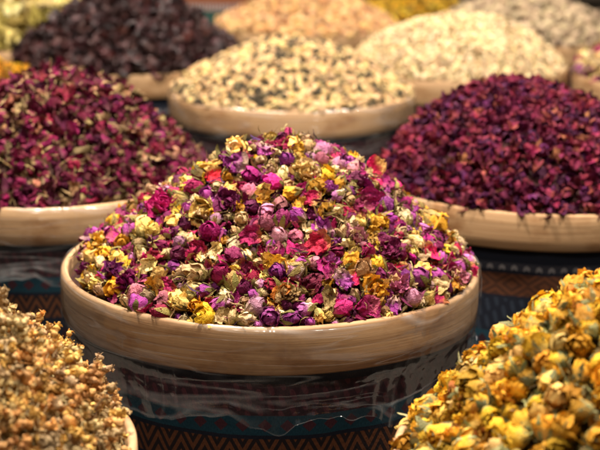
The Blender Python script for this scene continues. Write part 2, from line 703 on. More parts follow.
fl = box_obj('floor', (-4, -1.0, -0.06), (4, 8, 0.0), plain('dark_floor', (0.05, 0.04, 0.032), 0.6, 6))
tag(fl, 'dark stone market floor under the spice drums', 'floor', kind='structure')
wl = box_obj('back_wall', (-4, 6.2, 0.0), (4, 6.35, 3.2), plain('dark_wall', (0.16, 0.12, 0.085), 0.85, 3))
tag(wl, 'dark brown wall at the back of the stall', 'wall', kind='structure')


lg = box_obj('back_ledge', (-3, 5.2, 0.0), (3, 5.5, 0.225), plain('dark_board', (0.03, 0.022, 0.013), 0.7, 5))
tag(lg, 'low dark ledge behind the drums at the top right', 'ledge', kind='structure')


# ------------------------------------------------------------------ drums
def lathe(name, prof, mat, n=128, wobble=None):
    """prof: list of (r, z); uv = (arc length, z) in metres"""
    V, F, UV = [], [], []
    m = len(prof)
    for i in range(n):
        a = 2 * math.pi * i / n
        for j, (r, z) in enumerate(prof):
            rr, zz = (r, z) if wobble is None else wobble(a, j / (m - 1), r, z)
            V.append((rr * math.sin(a), -rr * math.cos(a), zz))
    for i in range(n):
        for j in range(m - 1):
            F.append((i * m + j, (i + 1) % n * m + j, (i + 1) % n * m + j + 1, i * m + j + 1))
            u0, u1 = i / n * 2 * math.pi * 0.22, (i + 1) / n * 2 * math.pi * 0.22
            UV += [(u0, prof[j][1]), (u1, prof[j][1]), (u1, prof[j + 1][1]), (u0, prof[j + 1][1])]
    me = bpy.data.meshes.new(name)
    me.from_pydata(V, [], F)
    uv = me.uv_layers.new(name='UVMap')
    uv.data.foreach_set('uv', np.array(UV, np.float32).reshape(-1))
    me.polygons.foreach_set('use_smooth', np.ones(len(F), bool))
    me.materials.append(mat)
    me.update()
    return me


def mat_wood():
    N = Nodes('bent_wood')
    uv = N.n('ShaderNodeUVMap', uv_map='UVMap').outputs[0]
    rnd = N.n('ShaderNodeObjectInfo').outputs['Random']
    sep = N.n('ShaderNodeSeparateXYZ')
    N.put(sep.inputs[0], uv)
    cb = N.n('ShaderNodeCombineXYZ')
    N.put(cb.inputs[0], N.math('MULTIPLY', sep.outputs[0], 7))
    N.put(cb.inputs[1], N.math('MULTIPLY', sep.outputs[1], 210))
    N.put(cb.inputs[2], N.math('MULTIPLY', rnd, 31))
    g = N.noise(cb.outputs[0], 1.0, 6, 0.62, 0.6)
    cb2 = N.n('ShaderNodeCombineXYZ')
    N.put(cb2.inputs[0], N.math('MULTIPLY', sep.outputs[0], 14))
    N.put(cb2.inputs[1], N.math('MULTIPLY', sep.outputs[1], 24))
    N.put(cb2.inputs[2], N.math('MULTIPLY', rnd, 17))
    st = N.noise(cb2.outputs[0], 1.0, 4, 0.6)
    c = N.ramp(g, [(0.22, (0.32, 0.18, 0.085)), (0.5, (0.44, 0.26, 0.125)), (0.78, (0.56, 0.36, 0.19))])
    dk = N.ramp(st, [(0.33, (0.52, 0.36, 0.22)), (0.50, (1, 1, 1))])
    c = N.mix(0.75, c, dk, 'MULTIPLY')
    cb3 = N.n('ShaderNodeCombineXYZ')
    N.put(cb3.inputs[0], N.math('MULTIPLY', sep.outputs[0], 3.5))
    N.put(cb3.inputs[1], N.math('MULTIPLY', sep.outputs[1], 420))
    N.put(cb3.inputs[2], N.math('MULTIPLY', rnd, 9))
    fine = N.noise(cb3.outputs[0], 1.0, 3, 0.6, 0.3)
    c = N.mix(0.8, c, N.ramp(fine, [(0.26, (0.60, 0.47, 0.36)), (0.42, (1, 1, 1))]), 'MULTIPLY')
    hv_ = N.n('ShaderNodeHueSaturation')
    N.put(hv_.inputs['Color'], c)
    N.put(hv_.inputs['Value'], N.math('ADD', 0.72, N.math('MULTIPLY', rnd, 0.26)))
    c = hv_.outputs[0]
    N.bump(N.math('ADD', g, fine), 0.3, 0.0008)
    return N.done(c, N.math('ADD', 0.50, N.math('MULTIPLY', st, 0.3)), 0.3)


def cloth(name, bands, ground=(0.012, 0.014, 0.024)):
    """woven kilim cloth: horizontal bands [(z_top, z_bottom, ground colour, figure colour, motif)] measured from the rim's top"""
    N = Nodes(name)
    uv = N.n('ShaderNodeUVMap', uv_map='UVMap').outputs[0]
    sep = N.n('ShaderNodeSeparateXYZ')
    N.put(sep.inputs[0], uv)
    U = sep.outputs[0]
    # threads wander a little
    co = N.n('ShaderNodeTexCoord').outputs['Object']
    Z = N.math('ADD', sep.outputs[1], N.math('MULTIPLY', N.math('SUBTRACT', N.noise(co, 14, 2), 0.5), 0.004))
    c = (*ground, 1)

    def tri(x, per):
        return N.math('DIVIDE', N.math('PINGPONG', x, per / 2), per / 2)
    for zt, zb, gc, fc, motif in bands:
        hgt = zt - zb
        inside = N.math('MULTIPLY', N.math('LESS_THAN', Z, zt), N.math('GREATER_THAN', Z, zb))
        v = N.math('DIVIDE', N.math('SUBTRACT', Z, zb), hgt)
        if motif == 'diamond':
            d = N.math('ADD', tri(U, hgt * 1.5), N.math('ABSOLUTE', N.math('SUBTRACT', N.math('MULTIPLY', v, 2), 1)))
            fig = N.math('GREATER_THAN', tri(N.math('ADD', d, 0.1), 0.62), 0.56)
        elif motif == 'zigzag':
            d = N.math('ADD', N.math('MULTIPLY', tri(U, hgt * 0.9), 0.8), v)
            fig = N.math('GREATER_THAN', tri(d, 0.52), 0.5)
        elif motif == 'hook':
            a = N.math('GREATER_THAN', tri(U, 0.016), 0.5)
            b = N.math('GREATER_THAN', N.math('PINGPONG', N.math('ADD', N.math('MULTIPLY', v, 1.0), N.math('MULTIPLY', tri(U, 0.008), 0.25)), 0.5), 0.24)
            fig = N.math('MULTIPLY', a, b)
        elif motif == 'fleck':
            d = N.math('MULTIPLY', tri(U, 0.011), tri(N.math('ADD', v, N.math('MULTIPLY', U, 30)), 0.5))
            fig = N.math('GREATER_THAN', d, 0.32)
        elif motif == 'cross':
            d = N.math('ADD', tri(U, 0.022), N.math('ABSOLUTE', N.math('SUBTRACT', N.math('MULTIPLY', v, 2), 1)))
            fig = N.math('LESS_THAN', d, 0.66)
        elif motif == 'stripe':
            fig = N.math('GREATER_THAN', tri(U, 0.010), 0.45)
        else:
            fig = 0.0
        col = N.mix(fig, gc, fc)
        c = N.mix(inside, c, col)
    wv = N.n('ShaderNodeTexNoise')
    cb = N.n('ShaderNodeCombineXYZ')
    N.put(cb.inputs[0], N.math('MULTIPLY', U, 900))
    N.put(cb.inputs[1], N.math('MULTIPLY', Z, 300))
    N.put(wv.inputs['Vector'], cb.outputs[0])
    wv.inputs['Scale'].default_value = 1
    thr = wv.outputs['Fac']
    hs = N.n('ShaderNodeHueSaturation')
    N.put(hs.inputs['Color'], c)
    N.put(hs.inputs['Value'], N.math('ADD', 0.28, N.math('MULTIPLY', thr, 0.85)))
    N.bump(thr, 0.6, 0.001)
    return N.done(hs.outputs[0], 0.85, 0.2)


NAVY, MAROON, TEAL = (0.012, 0.015, 0.026), (0.034, 0.010, 0.015), (0.012, 0.050, 0.072)
RUST, SOOT, BONE = (0.145, 0.05, 0.02), (0.02, 0.012, 0.012), (0.32, 0.30, 0.30)
b0 = -RIM_H
C_A = cloth('kilim_maroon', [
    (b0, b0 - 0.010, NAVY, NAVY, None),
    (b0 - 0.010, b0 - 0.042, MAROON, (0.085, 0.020, 0.028), 'fleck'),
    (b0 - 0.042, b0 - 0.062, TEAL, (0.07, 0.022, 0.030), 'cross'),
    (b0 - 0.066, b0 - 0.095, SOOT, RUST, 'zigzag'),
    (b0 - 0.100, b0 - 0.150, NAVY, MAROON, 'cross'),
    (b0 - 0.155, b0 - 0.185, SOOT, RUST, 'diamond'),
    (b0 - 0.190, b0 - 0.230, TEAL, MAROON, 'cross')])
C_B = cloth('kilim_navy', [
    (b0, b0 - 0.019, NAVY, NAVY, None),
    (b0 - 0.019, b0 - 0.029, (0.05, 0.05, 0.065), BONE, 'hook'),
    (b0 - 0.033, b0 - 0.061, (0.075, 0.028, 0.014), RUST, 'diamond'),
    (b0 - 0.065, b0 - 0.110, NAVY, (0.03, 0.04, 0.06), 'fleck'),
    (b0 - 0.110, b0 - 0.135, TEAL, MAROON, 'cross'),
    (b0 - 0.140, b0 - 0.170, SOOT, RUST, 'zigzag')])
C_C = cloth('kilim_bright', [
    (b0, b0 - 0.040, (0.34, 0.08, 0.03), (0.46, 0.16, 0.05), 'diamond'),
    (b0 - 0.040, b0 - 0.062, (0.30, 0.05, 0.03), (0.55, 0.50, 0.45), 'stripe'),
    (b0 - 0.062, b0 - 0.105, (0.03, 0.10, 0.08), (0.05, 0.15, 0.12), 'cross'),
    (b0 - 0.105, b0 - 0.150, (0.34, 0.10, 0.03), (0.46, 0.16, 0.05), 'diamond')])
M_WOOD = mat_wood()


def mat_film():
    N = Nodes('clear_film')
    uv = N.n('ShaderNodeUVMap', uv_map='UVMap').outputs[0]
    def mapped(rot, sc):
        mp = N.n('ShaderNodeMapping')
        N.put(mp.inputs[0], uv)
        mp.inputs['Rotation'].default_value = (0, 0, rot)
        mp.inputs['Scale'].default_value = sc
        return mp.outputs[0]

    def crease(fac, width):
        return N.math('SUBTRACT', 1.0, N.math('MULTIPLY', N.math('ABSOLUTE', N.math('SUBTRACT', fac, 0.5)), width), clamp=True)
    n1 = N.noise(mapped(0.10, (5, 75, 1)), 1.0, 1, 0.4, 0.5)
    n2 = N.noise(mapped(-0.55, (26, 5, 1)), 1.0, 1, 0.4, 0.5)
    n3 = N.noise(mapped(0.75, (5, 30, 1)), 1.0, 1, 0.4, 0.6)
    big = N.noise(mapped(0.3, (13, 22, 1)), 1.0, 2, 0.5, 1.0)
    gate = N.math('MULTIPLY', N.math('SUBTRACT', N.noise(uv, 9, 1, 0.5), 0.46), 8, clamp=True)
    gate2 = N.math('SUBTRACT', 1.0, gate)
    r = N.math('ADD', N.math('MULTIPLY', N.math('MULTIPLY', crease(n1, 30), gate2), 0.6),
               N.math('MULTIPLY', N.math('ADD', N.math('MULTIPLY', crease(n2, 34), 0.25), crease(n3, 26)), N.math('MULTIPLY', gate, 0.8)), clamp=True)
    bm = N.n('ShaderNodeBump')
    bm.inputs['Strength'].default_value = 0.9
    bm.inputs['Distance'].default_value = 0.004
    N.put(bm.inputs['Height'], N.math('ADD', N.math('MULTIPLY', big, 1.6), N.math('ADD', N.math('MULTIPLY', r, 0.15), N.math('MULTIPLY', n1, 0.5))))
    tr = N.n('ShaderNodeBsdfTransparent')
    gl = N.n('ShaderNodeBsdfGlossy')
    gl.inputs['Roughness'].default_value = 0.17
    N.t.links.new(bm.outputs[0], gl.inputs['Normal'])
    df = N.n('ShaderNodeBsdfDiffuse')
    df.inputs['Color'].default_value = (0.7, 0.68, 0.66, 1)
    lw = N.n('ShaderNodeLayerWeight')
    lw.inputs['Blend'].default_value = 0.22
    N.t.links.new(bm.outputs[0], lw.inputs['Normal'])
    m1 = N.n('ShaderNodeMixShader')
    N.put(m1.inputs[0], N.math('ADD', N.math('MULTIPLY', lw.outputs['Fresnel'], 0.28), 0.035, clamp=True))
    N.t.links.new(tr.outputs[0], m1.inputs[1])
    N.t.links.new(gl.outputs[0], m1.inputs[2])
    m2 = N.n('ShaderNodeMixShader')
    N.put(m2.inputs[0], N.math('ADD', N.math('MULTIPLY', r, 0.24), 0.008))
    N.t.links.new(m1.outputs[0], m2.inputs[1])
    N.t.links.new(df.outputs[0], m2.inputs[2])
    N.t.links.new(m2.outputs[0], N.out.inputs['Surface'])
    return N.m


M_FILM = mat_film()


def rim_wobble(a, t, r, z):
    k = 0.0012 * math.sin(3 * a + 1) + 0.0008 * math.sin(7 * a)
    return r + k * 0.8, z + 0.0016 * math.sin(2 * a + 0.6) + 0.0009 * math.sin(5 * a)


_rp = [(RIM_IN, -RIM_H), (RIM_IN, -0.002), (RIM_IN + 0.0015, 0.0), (RIM_R - 0.0018, 0.0), (RIM_R, -0.0022),
       (RIM_R + 0.0006, -0.015), (RIM_R + 0.0006, -0.032), (RIM_R, -RIM_H + 0.002), (RIM_R - 0.002, -RIM_H), (RIM_IN, -RIM_H)]
ME_RIM = lathe('rim', _rp, M_WOOD, 160, rim_wobble)


def film_wobble(a, t, r, z):
    from mathutils import noise
    q = Vector((math.cos(a) * 2.2, math.sin(a) * 2.2, 0))
    low = max(0.0, (t - 0.40) / 0.60)
    on = min(1.0, max(0.0, t - 0.04) * 8)
    n1 = 1 - 2 * abs(noise.noise(q * 3.2 + Vector((0, 0, z * 7 + a * 1.5))))
    n2 = 1 - 2 * abs(noise.noise(q * 6.5 + Vector((7, 0, z * 16 - a * 3))))
    n3 = noise.noise(q * 1.6 + Vector((3, 3, z * 9)))
    rr = r + on * 0.0004 * n2 + low * (0.0042 * max(0, n1) ** 2 + 0.0024 * max(0, n2) ** 2 + 0.004 * n3 * low)
    rr = max(rr, 0.2128 + 0.0006 * n2) if t > 0.5 else rr
    return rr, z + low ** 2 * 0.020 * (n3 + 0.4 * n1)


_fk = [(0, RIM_R - 0.003, 0.0014), (0.03, RIM_R + 0.0012, -0.0010), (0.12, RIM_R + 0.0026, -0.012), (0.24, RIM_R + 0.0026, -0.026), (0.36, RIM_R + 0.0026, -0.040),
       (0.43, RIM_R + 0.0020, -0.049), (0.55, RIM_R - 0.0030, -0.060), (0.75, RIM_R - 0.0055, -0.080), (1.0, RIM_R - 0.0050, -0.104)]
_tt = np.concatenate([[0, 0.03], np.linspace(0.06, 1.0, 40)])
_fp = [(float(np.interp(t, [k[0] for k in _fk], [k[1] for k in _fk])), float(np.interp(t, [k[0] for k in _fk], [k[2] for k in _fk]))) for t in _tt]
_fw = lambda a, t, r, z: film_wobble(a, float(np.interp(t * 41, range(42), _tt)), r, z)
ME_FILM = lathe('plastic_wrap', _fp, M_FILM, 460, _fw)
_bodies = {}


def drum(h, mat, label, film=True, rot=0.0):
    key = (mat.name, round(h.z, 3))
    if key not in _bodies:
        zb = -h.z
        br = 0.2105
        pr = [(br, -RIM_H + 0.004)] + [(br - 0.0035 * t, -RIM_H + (zb + RIM_H) * t) for t in (0.1, 0.25, 0.4, 0.55, 0.7, 0.85, 0.97)] + [(br - 0.008, zb), (0.01, zb)]
        _bodies[key] = lathe('cloth_side', pr, mat, 128,
                             lambda a, t, r, z: (r + 0.0008 * math.sin(9 * a + 5 * t) + 0.0007 * math.sin(17 * a - 3 * t), z))
    e = bpy.data.objects.new('drum', None)
    e.location = (h.x, h.y, 0)
    e.rotation_euler = (0, 0, rot)
    e.empty_display_size = 0.1
    COL.objects.link(e)
    tag(e, label, 'drum', 'cloth covered drums with wooden rims')
    for nm, me in (('rim', ME_RIM), ('cloth_side', _bodies[key])) + ((('plastic_wrap', ME_FILM),) if film else ()):
        o = bpy.data.objects.new(nm, me)
        o.parent = e
        o.location = (0, 0, h.z)
        COL.objects.link(o)
    return e


#                px    d     H
h_mix = Heap(272, 1.44, 0.138, 0.21, (0.024, 0.0), seed=3, lumps=0.006, drop=0.007, w=0.09, zr=ZR + 0.009)
h_red = Heap(50, 1.88, 0.138, 0.24, (0.02, 0.0), seed=4, w=0.15)
h_pet = Heap(538, 1.88, 0.122, 0.34, (-0.05, 0.0), seed=5, w=0.5, drop=0.003)
h_gold = Heap(-158, 0.97, 0.136, 0.45, (0.02, 0.0), seed=6, w=0.25)
h_yel = Heap(690, 0.97, 0.158, 0.40, (-0.02, 0.0), seed=7, w=0.3, drop=0.018)
h_nut = Heap(290, 2.51, 0.086, 0.40, (0.0, 0.0), seed=8, w=0.4, drop=0.003)
h_hib = Heap(125, 2.84, 0.130, 0.25, (0.01, 0.0), seed=9, w=0.25, drop=0.003)
h_see = Heap(455, 2.82, 0.096, 0.45, (0.0, 0.0), seed=10, w=0.55, drop=0.0)
h_lea = Heap(14, 3.10, 0.165, 0.50, (0.0, 0.0), seed=11)
h_tur = Heap(-80, 2.46, 0.085, 0.40, (0.0, 0.0), seed=12)
h_tan = Heap(304, 3.38, 0.080, 0.30, (0.0, 0.0), seed=13, w=0.12, drop=0.003)
h_gry = Heap(522, 3.26, 0.076, 0.55, (0.0, 0.0), seed=14, w=0.5, drop=0.0)
h_mx2 = Heap(686, 2.72, 0.085, 0.40, (0.0, 0.0), seed=15, w=0.55, drop=0.0)
h_och = Heap(335, 4.25, 0.075, 0.50, (0.0, 0.0), seed=16, zr=ZR - 0.07, w=0.3)
h_lem = Heap(408, 3.82, 0.066, 0.60, (0.0, 0.0), seed=17, zr=ZR - 0.05, w=0.4)
h_top = Heap(212, 4.15, 0.05, 0.50, (0.0, 0.0), seed=18, zr=ZR + 0.066)

drum(h_mix, C_A, 'large drum in the middle, clear film stretched over its pale rim and dark cloth', True, 2.68)
drum(h_red, C_A, 'drum behind left with dark red rosebuds heaped above its rim', True, 2.91)
drum(h_pet, C_B, 'drum behind right holding purple rose petals, navy cloth with white figures', False, 3.13)
drum(h_gold, C_B, 'drum at the lower left corner under golden flower sprigs, only rim showing', False, 3.54)
drum(h_yel, C_A, 'drum at the lower right corner filled with yellow rosebuds', False, 3.50)
drum(h_nut, C_A, 'drum behind the middle one, filled with cream and black nuts', True, 3.19)
drum(h_hib, C_B, 'drum at the back left under a dark brown calyx heap', False, 2.87)
drum(h_see, C_A, 'drum at the back right under pale cream seeds', False, 3.58)
drum(h_lea, C_B, 'drum at the far left holding yellow green leaves', False, 2.2)
drum(h_tur, C_A, 'drum at the left edge holding bright yellow flower heads behind red rosebuds', False, 0.4)
drum(h_tan, C_B, 'drum at the back middle under golden tan nuts', False, 3.31)
drum(h_gry, C_A, 'drum at the back right corner under grey beige pods', False, 2.9)
drum(h_mx2, C_B, 'drum at the right edge with a second mixed flower heap', False, 3.55)
drum(h_och, C_A, 'drum at the far back holding small ochre flowers', False, 1.1)
drum(h_lem, C_B, 'drum at the far back holding lemon yellow flowers', False, 0.3)
drum(h_top, C_C, 'tall drum at the back with bright orange, white striped and green cloth', False, 0.3)


# ------------------------------------------------------------------ small debris shared by the flower heaps
def V1(fn, mat, look, *a, flat=True, **k):
    return Variant(look, mk(fn, 0, *a, **k), [mat], flat=flat)


def stem_piece(mat, seed, r=0.03):
    p = P()
    tube(p, (0, -0.5, 0), (0, 0.5, 0.05), r, r * 0.6, 0, random.uniform(-0.2, 0.2), seed)
    return Variant('stem', p, [mat], flat=True)


def seedlet(mat, seed, L=1.0, rad=0.3, **k):
    return Variant('seed', mk(ovoid, L, rad, 0, seed, **k), [mat])


crumbs_mix = ([V1(strip, M_OLIVE, 'leaf', 40 + i, wid=0.10 + 0.05 * (i % 3), bend=random.uniform(-0.6, 0.6)) for i in range(6)]
              + [V1(strip, M_STRAW, 'leaf', 60 + i, wid=0.07, bend=random.uniform(-0.6, 0.6)) for i in range(3)]
              + [V1(petal, m_, 'scrap', 70 + i, cup=1.0, curl=0.9, ruffle=0.14, nu=6, nv=6) for i, m_ in
                 enumerate([M_WINE, M_WINE, M_CRIMSON, M_INK, M_TAN, M_WINE, M_OLIVE, M_MAGENTA, M_YELLOW, M_DARK])]
              + [stem_piece(M_STRAW, 81), stem_piece(M_OLIVE, 82, 0.02), stem_piece(M_STRAW, 83, 0.018)]
              + [seedlet(M_CREAM, 84, 1, 0.35), seedlet(M_TAN, 85, 1, 0.4), seedlet(M_TAN, 86, 1, 0.3)])


def where_mix(p, h):
    dx, dy = (p.x - h.x) / RIM_IN, (p.y - h.y) / RIM_IN
    q = math.hypot(dx, dy)
    if q < 0.3:
        return 'around the crest of the middle heap'
    side = 'left' if dx < -0.38 else 'right' if dx > 0.38 else 'front'
    if dy > 0.3 and abs(dx) <= 0.38:
        return 'high behind the crest of the middle heap'
    if q > 0.8:
        return 'against the %s rim of the middle drum' % side
    return 'halfway down the %s slope of the middle heap' % side


# ------------------------------------------------------------------ the mixed flower heap in the middle
S = Scatter(h_mix)
ROSEBUDS = {}
rb = lambda mat, look, s0, cnt, **k: [rosebud(mat, look, s0 + i, **k) for i in range(cnt)]
VAR = {
    'purple bud': rb(M_PURPLE, 'purple rosebud', 100, 3),
    'magenta bud': rb(M_MAGENTA, 'magenta rosebud', 110, 3, flare=0.10, ruffle=0.03),
    'lilac bud': rb(M_LILAC, 'pale lilac rosebud', 120, 3),
    'crimson bud': rb(M_CRIMSON, 'dark crimson rosebud', 130, 2, flare=0.12, ruffle=0.035),
    'dusty bud': rb(M_DUSTY, 'dusty pink rosebud', 140, 2, flare=0.10, ruffle=0.035),
    'wine bud': rb(M_WINE, 'wine dark rosebud', 145, 2, flare=0.12, ruffle=0.04),
    'cream bud': rb(M_CREAM, 'cream flower bud', 150, 4, rad=0.29, n=6, ruffle=0.045, flare=0.15),
    'tan bud': rb(M_TAN, 'tan flower bud', 160, 3, rad=0.33, n=6, ruffle=0.05, flare=0.15),
    'yellow bud': rb(M_YELLOW, 'yellow rosebud', 170, 3, flare=0.2, ruffle=0.05, open_=0.1),
    'paleyel bud': rb(M_PALEYEL, 'pale yellow rosebud', 180, 3, flare=0.15, ruffle=0.05),
    'magenta petal': [rosepetal(M_MAGENTA, 'magenta rose petal', 200 + i, cup=random.uniform(0.3, 1.2), curl=random.uniform(0.2, 0.9), ruffle=0.08) for i in range(5)],
    'red petal': [rosepetal(M_RED, 'red rose petal', 210 + i, cup=random.uniform(0.3, 1.0), curl=random.uniform(0.2, 0.8), ruffle=0.08) for i in range(3)],
    'crimson petal': [rosepetal(M_CRIMSON, 'dark crimson rose petal', 220 + i, cup=random.uniform(0.5, 1.4), curl=random.uniform(0.4, 0.9), ruffle=0.11) for i in range(4)],
    'purple petal': [rosepetal(M_PURPLE, 'purple rose petal', 230 + i, cup=random.uniform(0.4, 1.2), curl=random.uniform(0.4, 0.9), ruffle=0.10) for i in range(4)],
    'yellow petal': [rosepetal(M_YELLOW, 'yellow rose petal', 240 + i, cup=random.uniform(0.3, 1.0), curl=random.uniform(0.3, 0.8), ruffle=0.11) for i in range(4)],
    'cream petal': [rosepetal(M_CREAM, 'cream rose petal', 250 + i, cup=random.uniform(0.6, 1.4), curl=random.uniform(0.3, 0.8), ruffle=0.10) for i in range(3)],
    'leaf': [rosepetal(M_OLIVE, 'olive green leaf', 260 + i, cup=1.0, curl=0.7, ruffle=0.09, wide=0.28) for i in range(3)],
    'wine rose': [rose(M_WINE, 'dark wine opened rose', 270 + i) for i in range(2)],
    'magenta rose': [rose(M_MAGENTA, 'magenta opened rose', 275 + i) for i in range(2)],
    'purple rose': [rose(M_PURPLE, 'purple opened rose', 280 + i, M_WINE) for i in range(2)],
    'yellow rose': [rose(M_YELLOW, 'yellow opened rose', 285 + i, M_PALEYEL) for i in range(2)],
    'paleyel rose': [rose(M_PALEYEL, 'pale yellow opened rose', 290 + i, M_CREAM) for i in range(2)],
    'dusty rose': [rose(M_DUSTY, 'dusty pink opened rose', 295 + i, M_TAN) for i in range(2)],
    'green rose': [rose(M_OLIVE, 'green and orange opened rose', 298, M_ORANGE)],
}
KIND_OF = {'bud': ('rosebud', 'rosebud'), 'petal': ('rose_petal', 'petal'), 'leaf': ('leaf', 'leaf'), 'rose': ('dried_rose', 'dried rose')}

